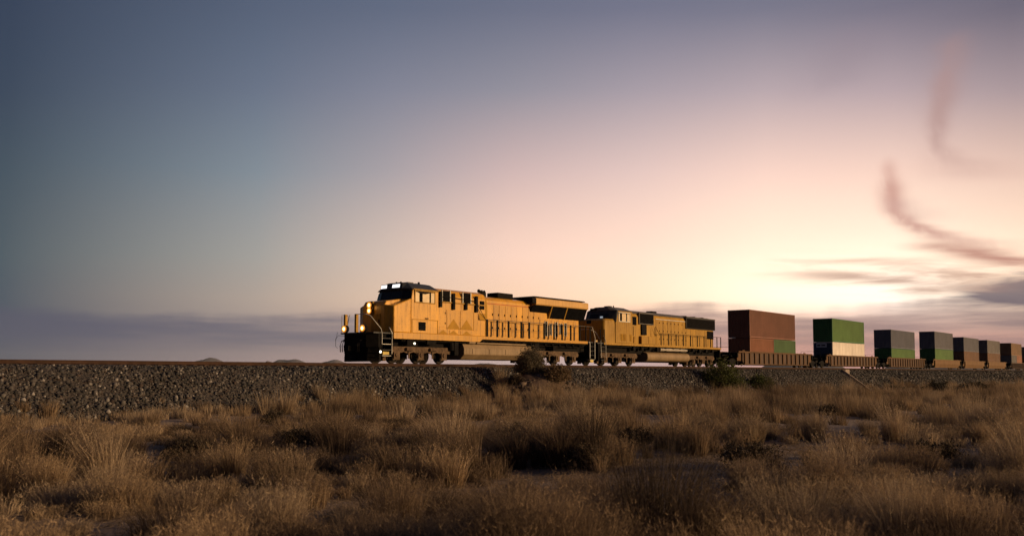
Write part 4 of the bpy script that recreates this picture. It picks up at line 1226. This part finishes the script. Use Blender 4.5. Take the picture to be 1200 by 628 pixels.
# ------------------------------------------------------------------ containers
def corrug(x0, x1, y, sg, z0, z1, pitch=0.28, dep=0.05):
    """a trapezoid-corrugated sheet along x, facing sg*y"""
    xs, ys = [], []
    n = max(2, int(round((x1 - x0) / pitch)))
    p = (x1 - x0) / n
    for k in range(n):
        a = x0 + k * p
        xs += [a, a + p * 0.26, a + p * 0.5, a + p * 0.76]
        ys += [y, y, y - sg * dep, y - sg * dep]
    xs.append(x1); ys.append(y)
    vs, fs = [], []
    for x, yy in zip(xs, ys):
        vs += [(x, yy, z0), (x, yy, z1)]
    for k in range(len(xs) - 1):
        fs.append((2 * k, 2 * k + 2, 2 * k + 3, 2 * k + 1))
    return vs, fs

def container(s0, z0, length, h, m_, label, front=None, smooth_side=False, endm=None, group='freight containers on the well cars', pitch=0.28):
    L = empty('shipping_container', wp(s0, 0, RAILZ + z0), RZ, label, 'container', group)
    w = 1.219
    L.location = wp(s0 + 0.8 + 0.011 * (s0 - 50), 0, RAILZ + z0)
    P = lambda mb, name, mm, parent=L, **k: mb.build(name, mm, parent, **k)
    fr = MB()
    pw = 0.14
    for x0, x1 in ((0, pw), (length - pw, length)):
        for sg in (-1, 1):
            fr.box(x0, x1, *sorted((sg * w, sg * (w - 0.12))), 0.16, h - 0.12)
    for sg in (-1, 1):
        fr.box(pw + 0.002, length - pw - 0.002, *sorted((sg * w, sg * (w - 0.06))), 0.0, 0.15)
        fr.box(pw + 0.002, length - pw - 0.002, *sorted((sg * w, sg * (w - 0.06))), h - 0.09, h)
    for x0, x1 in ((0, 0.1), (length - 0.1, length)):
        fr.box(x0, x1, -w + 0.122, w - 0.122, 0.0, 0.15)
        fr.box(x0, x1, -w + 0.122, w - 0.122, h - 0.1, h)
    P(fr, 'frame', endm or m_, bevel=0.01)
    for x in (0.0, length - 0.178):
        for sg in (-1, 1):
            for z in (-0.004, h - 0.114):
                P(MB().box(x - 0.003, x + 0.181, *sorted((sg * (w + 0.004), sg * (w - 0.16))), z, z + 0.118), 'corner_casting', endm or m_)
    for sg in (-1, 1):
        if smooth_side:
            P(MB().box(pw, length - pw, *sorted((sg * (w - 0.02), sg * (w - 0.06))), 0.15, h - 0.09), 'side_wall', m_)
            sm = MB()
            for k in range(1, 10):
                x = length * k / 10
                sm.box(x - 0.03, x + 0.03, *sorted((sg * (w - 0.019), sg * (w - 0.010))), 0.16, h - 0.1)
            P(sm, 'panel_seam', m_)
        else:
            vs, fs = corrug(pw - 0.01, length - pw + 0.01, sg * (w - 0.012), sg, 0.15, h - 0.09, pitch)
            P(MB().add(vs, fs), 'side_wall', m_)
    vs, fs = corrug(-w + 0.118, w - 0.118, 0.0, 1, 0.15, h - 0.1, 0.25, 0.04)
    vs = [(0.02 - yy, x, z) for x, yy, z in vs]
    fw = P(MB().add(vs, fs), 'front_wall', endm or m_)
    dr = MB().box(length - 0.06, length - 0.03, -w + 0.12, -0.006, 0.15, h - 0.1)
    d1 = P(dr, 'door', endm or m_)
    d2 = P(MB().box(length - 0.06, length - 0.03, 0.006, w - 0.12, 0.15, h - 0.1), 'door', endm or m_)
    for dd, ys in ((d1, (-0.8, -0.35)), (d2, (0.35, 0.8))):
        rod = MB()
        for yy in ys:
            rod.cyl((length - 0.012, yy, 0.1), (length - 0.012, yy, h - 0.05), 0.018, 6)
        P(rod, 'lock_rod', WHEEL, dd)
    P(MB().box(0.02, length - 0.02, -w + 0.062, w - 0.062, h - 0.05, h - 0.02), 'roof', endm or m_)
    P(MB().box(0.1, length - 0.1, -w + 0.062, w - 0.062, 0.05, 0.16), 'floor', BLACK)
    return L

MAROON = paint('faded_maroon_container_paint', (0.21, 0.086, 0.054), (0.115, 0.055, 0.038))
ROSE = paint('faded_rust_container_paint', (0.29, 0.115, 0.062), (0.17, 0.07, 0.04))
MEDG = paint('mid_green_container_paint', (0.085, 0.155, 0.060))
LIME = paint('light_green_container_paint', (0.125, 0.235, 0.060))
CREAM = paint('cream_reefer_paint', (0.80, 0.71, 0.64), (0.5, 0.42, 0.35))
NAVY = paint('faded_navy_container_paint', (0.12, 0.125, 0.17), (0.17, 0.15, 0.16))
NAVY2 = paint('grey_navy_container_paint', (0.13, 0.13, 0.165), (0.19, 0.16, 0.155))
ORNG = paint('dull_orange_container_paint', (0.21, 0.105, 0.056))
TAN = paint('tan_brown_container_paint', (0.25, 0.135, 0.066))
GREYB = paint('grey_blue_container_paint', (0.17, 0.15, 0.15))
RUST2 = paint('rust_red_container_paint', (0.40, 0.17, 0.10))

well_car(48.2, 19.8, 'first ribbed tan well car behind the locomotives, carrying the maroon container', 'ribbed')
container(50.8, 0.42, 6.06, 2.59, ROSE, 'short rust brown container under the maroon one, nearest the locomotives')
container(56.92, 0.42, 6.06, 2.59, MEDG, 'short green container low in the first well, under the maroon container')
c1 = container(50.8, 3.06, 12.19, 2.90, MAROON, 'long maroon container stacked on top of the first well car')
MB().box(-0.02, -0.006, 0.38, 1.06, -0.03, 0.05).build('pale_strip', mat('white_strip_colour', (0.8, 0.78, 0.72), 0.4, var=0.05), c1)  # small pale strip at the lower edge of the upper container's front

well_car(72.7, 19.7, 'second ribbed tan well car, carrying the bright green and cream containers', 'ribbed')
c2 = container(74.75, 0.34, 12.19, 2.90, CREAM, 'cream refrigerated container with dark machinery end under the bright green one', smooth_side=True)
def reefer_end(L, h):
    NV = mat('dark_navy_reefer_end', (0.03, 0.045, 0.085), 0.5, var=0.2)
    P = lambda mb, name, mm, parent=L, **k: mb.build(name, mm, parent, **k)
    e = P(MB().box(-0.05, 0.015, -1.09, 1.09, 0.16, h - 0.11), 'machinery_panel', NV, bevel=0.02)
    pl = P(MB().box(-0.075, -0.052, -0.50, 0.80, h - 0.66, h - 0.14), 'sign_plate', mat('grey_sign_plate', (0.55, 0.57, 0.62), 0.4, var=0.08), bevel=0.04)
    lt = MB()
    # two short dark words, too small in the view to be read letter by letter
    y = 0.68
    for wd in ([0.08, 0.10, 0.08, 0.07], [0.10, 0.08, 0.09, 0.08, 0.07]):
        for k in wd:
            lt.box(-0.084, -0.0755, y - k, y, h - 0.50, h - 0.30)
            y -= k + 0.02
        y -= 0.12
    P(lt, 'lettering', BLACK, pl)
    v = MB()
    for k in range(8):
        v.box(-0.075, -0.052, -0.9, 0.1, 0.5 + k * 0.12, 0.56 + k * 0.12)
    P(v, 'vent_slats', BLACK, e)
    P(MB().cyl((-0.07, 0.55, 1.0), (-0.052, 0.55, 1.0), 0.36, 20), 'fan_cover', BLACK, e)
reefer_end(c2, 2.90)
container(74.75, 3.28, 12.19, 2.90, LIME, 'bright green container stacked on the cream refrigerated one', endm=paint('deep_green_container_paint', (0.05, 0.16, 0.05)))

well_car(96.8, 19.8, 'third ribbed tan well car, under the navy and green containers', 'ribbed')
container(98.75, 0.36, 12.19, 2.59, LIME, 'light green container low in the third well, under a navy one', endm=MATS['deep_green_container_paint'])
c3 = container(98.75, 2.99, 12.19, 2.70, NAVY, 'faded navy container on top of the third well car')
MB().box(-0.02, -0.006, 0.55, 1.06, -0.03, 0.03).build('pale_strip', MATS['white_strip_colour'], c3)

well_car(121.3, 18.6, 'first smooth yellow tan well car, just behind the ribbed cars', 'smooth', True, False)
container(122.6, 0.46, 12.19, 2.90, LIME, 'light green container in the first smooth sided well car', endm=MATS['deep_green_container_paint'])
container(122.6, 3.40, 12.19, 2.88, NAVY2, 'grey navy container above a green one on the first smooth sided well car')

well_car(142.1, 17.6, 'second smooth yellow tan well car, under grey navy and orange containers', 'smooth', True, False)
container(142.6, 0.40, 12.19, 2.90, ORNG, 'dull orange container in the second smooth sided well car')
container(142.6, 3.34, 12.19, 2.59, NAVY2, 'grey navy container over an orange one, the nearer of two such stacks')

well_car(161.9, 18.6, 'third smooth yellow tan well car, last smooth one before the dark car', 'smooth', True, True)
container(162.3, 0.42, 12.19, 2.90, ORNG, 'dull orange container in the third smooth sided well car')
container(162.3, 3.36, 12.19, 2.59, GREYB, 'grey blue container over an orange one, the farther of two such stacks')

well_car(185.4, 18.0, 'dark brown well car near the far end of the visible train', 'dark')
container(186.4, 0.36, 6.06, 2.85, GREYB, 'short grey container low in the dark brown well car')
container(192.53, 0.36, 6.06, 2.85, RUST2, 'short rust red container low in the dark brown well car')
container(186.4, 3.25, 12.19, 2.72, TAN, 'tan brown container on top of the dark brown well car')

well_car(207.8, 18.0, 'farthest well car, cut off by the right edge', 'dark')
container(207.8, 0.36, 12.19, 2.59, ORNG, 'lower container of the farthest stack at the right edge')
container(207.8, 2.99, 12.19, 2.59, GREYB, 'upper dark container of the farthest stack at the right edge')

# ------------------------------------------------------------------ concrete drain chute on the embankment slope
def drain_chute():
    s0 = 74.0
    L = empty('drain_chute', wp(s0, -3.9, 0), RZ, 'pale concrete drain chute running down the embankment slope', 'drain')
    zf = lambda y: float(prof_z(y))
    z0 = zf(-3.2); z1 = zf(-6.3)
    y0, y1 = -3.2 + 3.9, -6.3 + 3.9
    def bar(x0, x1, zt0, zt1, zb=0.25):
        return MB().loft([[(x0, y0, z0 - zb), (x1, y0, z0 - zb), (x1, y0, z0 + zt0), (x0, y0, z0 + zt0)], [(x0, y1, z1 - zb), (x1, y1, z1 - zb), (x1, y1, z1 + zt1), (x0, y1, z1 + zt1)]])
    bar(-0.42, -0.16, 0.44, 0.38).build('side_wall', CONC, L, bevel=0.02)
    bar(2.6, 2.85, 0.25, 0.20).build('side_wall', GRAVM, L, bevel=0.02)
    bar(-0.158, 2.598, 0.02, 0.02).build('channel_bed', GRAVM, L)
    MB().prism_y([(-0.15, z0 - 0.75), (0.25, z0 - 0.75), (1.25, z0 - 0.35), (1.25, z0 + 0.48), (-0.15, z0 + 0.48)], y0 - 0.22, y0 - 0.02).build('headwall', CONC, L, bevel=0.02)
drain_chute()

# ------------------------------------------------------------------ dry grass
TRAIL = [(-6.5, 8.6), (-3.4, 10.6), (-1.0, 13.2), (1.3, 15.0), (4.7, 18.2), (8.5, 25.3), (15.0, 33.0), (24.0, 42.0)]
TRAIL2 = [(-8.4, 29.0), (-4.4, 30.0), (-1.0, 32.0)]
def seg_dist(x, y, pts):
    dmin = np.full(np.shape(x), 1e9)
    for (ax, ay), (bx, by) in zip(pts[:-1], pts[1:]):
        vx, vy = bx - ax, by - ay
        t = np.clip(((x - ax) * vx + (y - ay) * vy) / (vx * vx + vy * vy), 0, 1)
        dmin = np.minimum(dmin, np.hypot(x - ax - t * vx, y - ay - t * vy))
    return dmin

def grass_density(x, y):
    d1 = seg_dist(x, y, TRAIL) + (vnoise(x, y, 1.1) - 0.5) * 0.9
    d2 = seg_dist(x, y, TRAIL2) + (vnoise(x + 5, y, 1.4) - 0.5) * 1.0
    bare = np.maximum(1 - sstep(d1, 0.85, 1.6), 1 - sstep(d2, 0.5, 1.1))
    cl = sstep(vnoise(x + 60, y + 20, 2.4) * 0.6 + vnoise(x - 20, y, 0.9) * 0.4, 0.36, 0.60)
    s, p = (x - OX) * D[0] + (y - OY) * D[1], (x - OX) * NN[0] + (y - OY) * NN[1]
    onm = sstep(mound_z(s, p), 0.25, 0.8)
    return (0.05 + 0.95 * cl) * (1 - 0.90 * bare) * (1 - 0.62 * onm)

def grass_palette(n, x, y):
    base = np.array([(0.39, 0.280, 0.178), (0.265, 0.186, 0.122), (0.155, 0.109, 0.077), (0.090, 0.066, 0.050), (0.45, 0.34, 0.235)])
    big = vnoise(x + 300, y + 100, 7.0)
    i = np.clip((big * 3.2 + rng.normal(0, 0.9, n) + 0.2), 0, 4.99).astype(int)
    i = np.where(i == 3, 3, i)
    order = np.array([4, 0, 1, 2, 3])
    return base[order[i]] * rng.uniform(0.8, 1.2, n)[:, None]

def build_grass(name, N_t, rmin, rmax, blades, hmean, bw, segs, label):
    # tussock positions in the view wedge (with margin for a side step)
    r = np.sqrt(rng.uniform(rmin ** 2, rmax ** 2, N_t * 8))
    a = rng.uniform(R(-36), R(36), N_t * 8)
    x = r * np.sin(a); y = r * np.cos(a)
    s = (x - OX) * D[0] + (y - OY) * D[1]; p = (x - OX) * NN[0] + (y - OY) * NN[1]
    z = ground_z(x, y)
    ok = (p < -3.5 - 2.2 * vnoise(x + 400, y, 3.0) ** 1.5) & (rng.random(len(x)) < grass_density(x, y))
    bz = prof_z(p)
    ok &= bz < z + 0.55
    x, y, s, p = x[ok][:N_t], y[ok][:N_t], s[ok][:N_t], p[ok][:N_t]
    n = len(x)
    z = np.maximum(ground_z(x, y), ground_z(x, y) - 0.12 + mound_z(s, p) * 0.95)
    z = np.maximum(z, np.where(p > -6.5, prof_z(p), -9))
    tall = sstep(vnoise(x + 150, y + 77, 5.0), 0.3, 0.7)
    bigc = rng.random(n) < 0.27
    th = hmean * np.where(bigc, 1.28, 0.62) * rng.lognormal(0, 0.30, n) * (0.65 + 0.6 * tall)
    tr = np.where(bigc, rng.uniform(0.16, 0.40, n), rng.uniform(0.08, 0.22, n))
    tc_ = grass_palette(n, x, y)
    lean = np.stack([rng.normal(-0.05, 0.10, n), rng.normal(0, 0.08, n)], 1)
    nb = np.maximum(6, (blades * np.where(bigc, 1.9, 0.55) * rng.uniform(0.6, 1.4, n)).astype(int))
    idx = np.repeat(np.arange(n), nb)
    m = len(idx)
    ang = rng.uniform(0, 2 * np.pi, m)
    rad = np.sqrt(rng.random(m)) * tr[idx]
    bx = x[idx] + np.cos(ang) * rad; by = y[idx] + np.sin(ang) * rad
    bz = z[idx] - 0.03
    h = th[idx] * rng.beta(3.2, 1.6, m) * 1.25
    # blades fan outwards from the clump
    outw = (rad / np.maximum(tr[idx], 1e-3)) * rng.uniform(0.05, 0.55, m)
    lx = lean[idx, 0] + np.cos(ang) * outw + rng.normal(0, 0.13, m)
    ly = lean[idx, 1] + np.sin(ang) * outw + rng.normal(0, 0.13, m)
    w = bw * rng.uniform(0.6, 1.5, m)
    fa = rng.uniform(0, np.pi, m)
    wx, wy = np.cos(fa) * w * 0.5, np.sin(fa) * w * 0.5
    col = tc_[idx] * rng.uniform(0.72, 1.25, m)[:, None]
    base = np.stack([bx, by, bz], 1)
    side = np.stack([wx, wy, np.zeros(m)], 1)
    if segs == 2:
        mid = base + np.stack([lx * h * 0.35, ly * h * 0.35, h * 0.55], 1)
        tip = base + np.stack([lx * h * 1.05, ly * h * 1.05, h * (1 - 0.25 * np.minimum(1, lx * lx + ly * ly))], 1)
        V = np.stack([base - side, base + side, mid + side * 0.85, mid - side * 0.85, tip], 1).reshape(-1, 3)
        k5 = (np.arange(m) * 5)[:, None]
        F = np.concatenate([k5 + np.array([[0, 1, 2]]), k5 + np.array([[0, 2, 3]]), k5 + np.array([[3, 2, 4]])], 0)
        C = np.repeat(col, 5, 0)
    else:
        tip = base + np.stack([lx * h, ly * h, h], 1)
        V = np.stack([base - side, base + side, tip], 1).reshape(-1, 3)
        F = (np.arange(m) * 3)[:, None] + np.array([[0, 1, 2]])
        C = np.repeat(col, 3, 0)
    if segs == 2:
        # straw and broken stems lying on the soil between the clumps
        nl = int(m * 0.10)
        r2_ = np.sqrt(rng.uniform(rmin ** 2, rmax ** 2, nl)); a2_ = rng.uniform(R(-36), R(36), nl)
        lx_, ly_ = r2_ * np.sin(a2_), r2_ * np.cos(a2_)
        lz_ = ground_z(lx_, ly_) + rng.uniform(0.008, 0.05, nl)
        ok2 = ((lx_ - OX) * NN[0] + (ly_ - OY) * NN[1]) < -6.5
        lx_, ly_, lz_ = lx_[ok2], ly_[ok2], lz_[ok2]; nl = len(lx_)
        th_ = rng.uniform(0, 2 * np.pi, nl); ll_ = rng.uniform(0.05, 0.32, nl)
        c0 = np.stack([lx_, ly_, lz_], 1)
        dv = np.stack([np.cos(th_) * ll_, np.sin(th_) * ll_, rng.uniform(-0.02, 0.09, nl)], 1)
        wv = np.stack([-np.sin(th_), np.cos(th_), np.full(nl, 0.6)], 1) * bw * 0.8
        V3 = np.stack([c0 - wv, c0 + wv, c0 + dv], 1).reshape(-1, 3)
        F3 = np.arange(len(V3)).reshape(-1, 3) + len(V)
        V = np.concatenate([V, V3]); F = np.concatenate([F, F3]); C = np.concatenate([C, np.repeat(np.array((0.34, 0.25, 0.17)) * rng.uniform(0.4, 1.2, nl)[:, None], 3, 0)])
        q = rng.integers(0, m, int(m * 1.3))
        tt = rng.uniform(0.45, 1.0, len(q))[:, None]
        c = mid[q] * (1 - tt) + tip[q] * tt + rng.normal(0, 0.012, (len(q), 3))
        u = rng.normal(0, 1, (len(q), 3)); u[:, 2] = np.abs(u[:, 2]) * 1.2 + 0.3
        u *= (rng.uniform(0.03, 0.08, len(q)) / np.linalg.norm(u, axis=1))[:, None]
        v = np.cross(u, rng.normal(0, 1, (len(q), 3))); v *= (bw * 0.55 / np.linalg.norm(v, axis=1))[:, None]
        V2 = np.stack([c - v, c + v, c + u], 1).reshape(-1, 3)
        F2 = np.arange(len(V2)).reshape(-1, 3) + len(V)
        V = np.concatenate([V, V2]); F = np.concatenate([F, F2]); C = np.concatenate([C, np.repeat(col[q] * 1.12, 3, 0)])
    me = mesh_from_arrays(name, V, F, C, GRASSM)
    o = bpy.data.objects.new(name, me)
    COL.objects.link(o)
    tag(o, label, 'grass', kind='stuff')
    return m
nb_ = 0
nb_ += build_grass('dry_grass', 480, 6.5, 15, 420, 0.41, 0.0065, 2, 'tall dry golden bunch grass close to the camera')
nb_ += build_grass('dry_grass', 1250, 15, 30, 240, 0.43, 0.010, 2, 'dry golden bunch grass in the middle of the field')
nb_ += build_grass('dry_grass', 2900, 30, 70, 90, 0.52, 0.020, 1, 'dry brown grass below the railway embankment')
nb_ += build_grass('dry_grass', 3600, 70, 190, 36, 0.55, 0.045, 1, 'far dry grass beside the receding track')
print('blades', nb_)

# ------------------------------------------------------------------ shrubs
TWIG = mat('grey_brown_twig', (0.12, 0.088, 0.062), 0.85, var=0.3, scale=3)
def shrub(name, x, y, z, rx, rz, label, group, leafc, n_leaf, leaf, twigs=60, twigm=None, round_=True, cat='shrub'):
    L = empty(name, (x, y, z), random.uniform(0, 6.28), label, cat, group)
    tw = MB()
    tips = []
    for k in range(twigs):
        a = random.uniform(0, 2 * math.pi); e = math.acos(random.uniform(-0.05, 1.0))
        rr_ = random.uniform(0.65, 1.0)
        dx, dy, dz = math.sin(e) * math.cos(a), math.sin(e) * math.sin(a), math.cos(e)
        end = (dx * rx * rr_, dy * rx * rr_, 0.08 + dz * rz * rr_)
        mid = (end[0] * 0.42 + random.uniform(-.06, .06) * rx, end[1] * 0.42 + random.uniform(-.06, .06) * rx, end[2] * 0.58)
        tw.tube([(random.uniform(-.05, .05) * rx, random.uniform(-.05, .05) * rx, -0.08), mid, end], [0.014 * rx + 0.004, 0.008 * rx + 0.002, 0.002], 3)
        tips.append((mid, end))
    tw.build('stem', twigm or TWIG, L)
    T = np.array(tips)
    i = rng.integers(0, len(T), n_leaf)
    t = rng.random(n_leaf) ** 0.6
    c = T[i, 0] * (1 - t)[:, None] + T[i, 1] * t[:, None] + rng.normal(0, 0.085, (n_leaf, 3)) * np.array([rx, rx, rz])
    c[:, 2] = np.maximum(c[:, 2], 0.02)
    u = rng.normal(0, 1, (n_leaf, 3)); u[:, 2] = np.abs(u[:, 2]) + 0.35
    u /= np.linalg.norm(u, axis=1)[:, None]
    v = np.cross(u, rng.normal(0, 1, (n_leaf, 3))); v /= np.linalg.norm(v, axis=1)[:, None]
    ln = leaf * rng.uniform(0.6, 1.5, n_leaf)[:, None]
    V = np.stack([c - v * ln * 0.22, c + v * ln * 0.22, c + u * ln], 1).reshape(-1, 3)
    F = np.arange(n_leaf * 3).reshape(-1, 3)
    cl = np.array(leafc) * rng.uniform(0.6, 1.35, n_leaf)[:, None]
    me = mesh_from_arrays('foliage', V, F, np.repeat(cl, 3, 0), LEAFM)
    o = bpy.data.objects.new('foliage', me); COL.objects.link(o); o.parent = L
    return L

def at_px(px, dist):
    return (px - 600) / FPX * dist, dist
def gz(x, y):
    s, p = to_sy(x, y)
    g = float(ground_z(x, y))
    z = max(g, g - 0.12 + float(mound_z(s, p)) * 0.9)
    return max(z, float(prof_z(p))) if p > -7 else z

# on the mound
x_, y_ = at_px(622, 56.4)
shrub('tumbleweed_bush', x_, y_, max(1.45, gz(x_, y_) - 0.12), 1.18, 1.6, 'big round grey brown bush on the dirt mound in front of the train', None, (0.17, 0.138, 0.096), 13000, 0.085, 380)
x_, y_ = at_px(652, 55.6)
shrub('tumbleweed_bush', x_, y_, gz(x_, y_), 1.05, 1.05, 'smaller brown bush beside the big round bush on the mound', None, (0.20, 0.135, 0.08), 5000, 0.11, 180)
x_, y_ = at_px(604, 54.5)
shrub('tumbleweed_bush', x_, y_, gz(x_, y_), 0.62, 0.55, 'small dark bush low on the left side of the dirt mound', None, (0.075, 0.052, 0.038), 2200, 0.09, 90)
# green bushes on the slope
x_, y_ = at_px(845, 78.5)
shrub('green_bush', x_, y_, gz(x_, y_) - 0.1, 2.35, 2.5, 'large green bush at the foot of the slope under the second locomotive end', None, (0.085, 0.100, 0.026), 6800, 0.15, 200)
x_, y_ = at_px(890, 84.0)
shrub('green_bush', x_, y_, gz(x_, y_) - 0.1, 1.45, 1.6, 'small green bush right beside the large green bush on the slope', None, (0.075, 0.090, 0.026), 3600, 0.16, 110)
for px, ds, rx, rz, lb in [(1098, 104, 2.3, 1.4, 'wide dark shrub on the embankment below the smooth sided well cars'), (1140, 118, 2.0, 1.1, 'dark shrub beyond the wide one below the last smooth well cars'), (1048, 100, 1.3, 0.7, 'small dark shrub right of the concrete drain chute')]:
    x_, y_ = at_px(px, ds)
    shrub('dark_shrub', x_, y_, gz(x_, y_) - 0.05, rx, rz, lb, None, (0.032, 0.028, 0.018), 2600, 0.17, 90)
# low dark shrubs between the grass
SPOTS = [
    (-7.0, 19.5, 'low dark shrub in the grass beyond the bare sand at lower left'),
    (-5.2, 21.5, 'low dark shrub in the grass straight below the far hills at left'),
    (-3.6, 14.2, 'low dark shrub close beside the bare sand at lower left'),
    (1.5, 18.0, 'low dark shrub at the upper edge of the central sandy patch'),
    (3.0, 22.0, 'low dark shrub beyond the central sandy patch, below the second locomotive'),
    (4.6, 17.2, 'low dark shrub beside the sandy track, straight below the maroon container'),
    (9.0, 19.0, 'low dark shrub at right, straight below the stacked navy containers'),
    (-2.2, 32.5, 'low dark shrub far back, below the front end of the lead locomotive fuel tank'),
    (13.5, 38.0, 'low dark shrub far back in the grass below the concrete drain chute'),
    (24.0, 46.0, 'low dark shrub farthest back at right, below the smooth sided well cars'),
    (-9.0, 33.5, 'low dark shrub at the foot of the ballast, left of the locomotives'),
    (0.2, 23.5, 'low dark shrub in mid field straight below the big bush on the mound'),
]
for x_, y_, lb in SPOTS:
    sc_ = random.uniform(0.8, 1.25)
    shrub('low_shrub', x_, y_, gz(x_, y_), 0.66 * sc_, 0.46 * sc_, lb, 'low dark shrubs in the dry grass', (0.075, 0.056, 0.040), 2600, 0.055, 90)

# ------------------------------------------------------------------ far haze
hz = MB().box(-19000, 19000, -300, 19000, -3.0, 420).build('haze', bpy.data.materials.new('pale_dusk_haze'))
hm = hz.data.materials[0]
hm.use_nodes = True
hm.node_tree.nodes.clear()
HN = NT(hm.node_tree)
pv = HN.n('ShaderNodeVolumePrincipled')
pv.inputs['Color'].default_value = (0.74, 0.84, 1.0, 1)
pv.inputs['Density'].default_value = 0.000015
pv.inputs['Anisotropy'].default_value = 0.0
ho = HN.n('ShaderNodeOutputMaterial')
HN.link(pv.outputs[0], ho.inputs['Volume'])
tag(hz, kind='stuff')
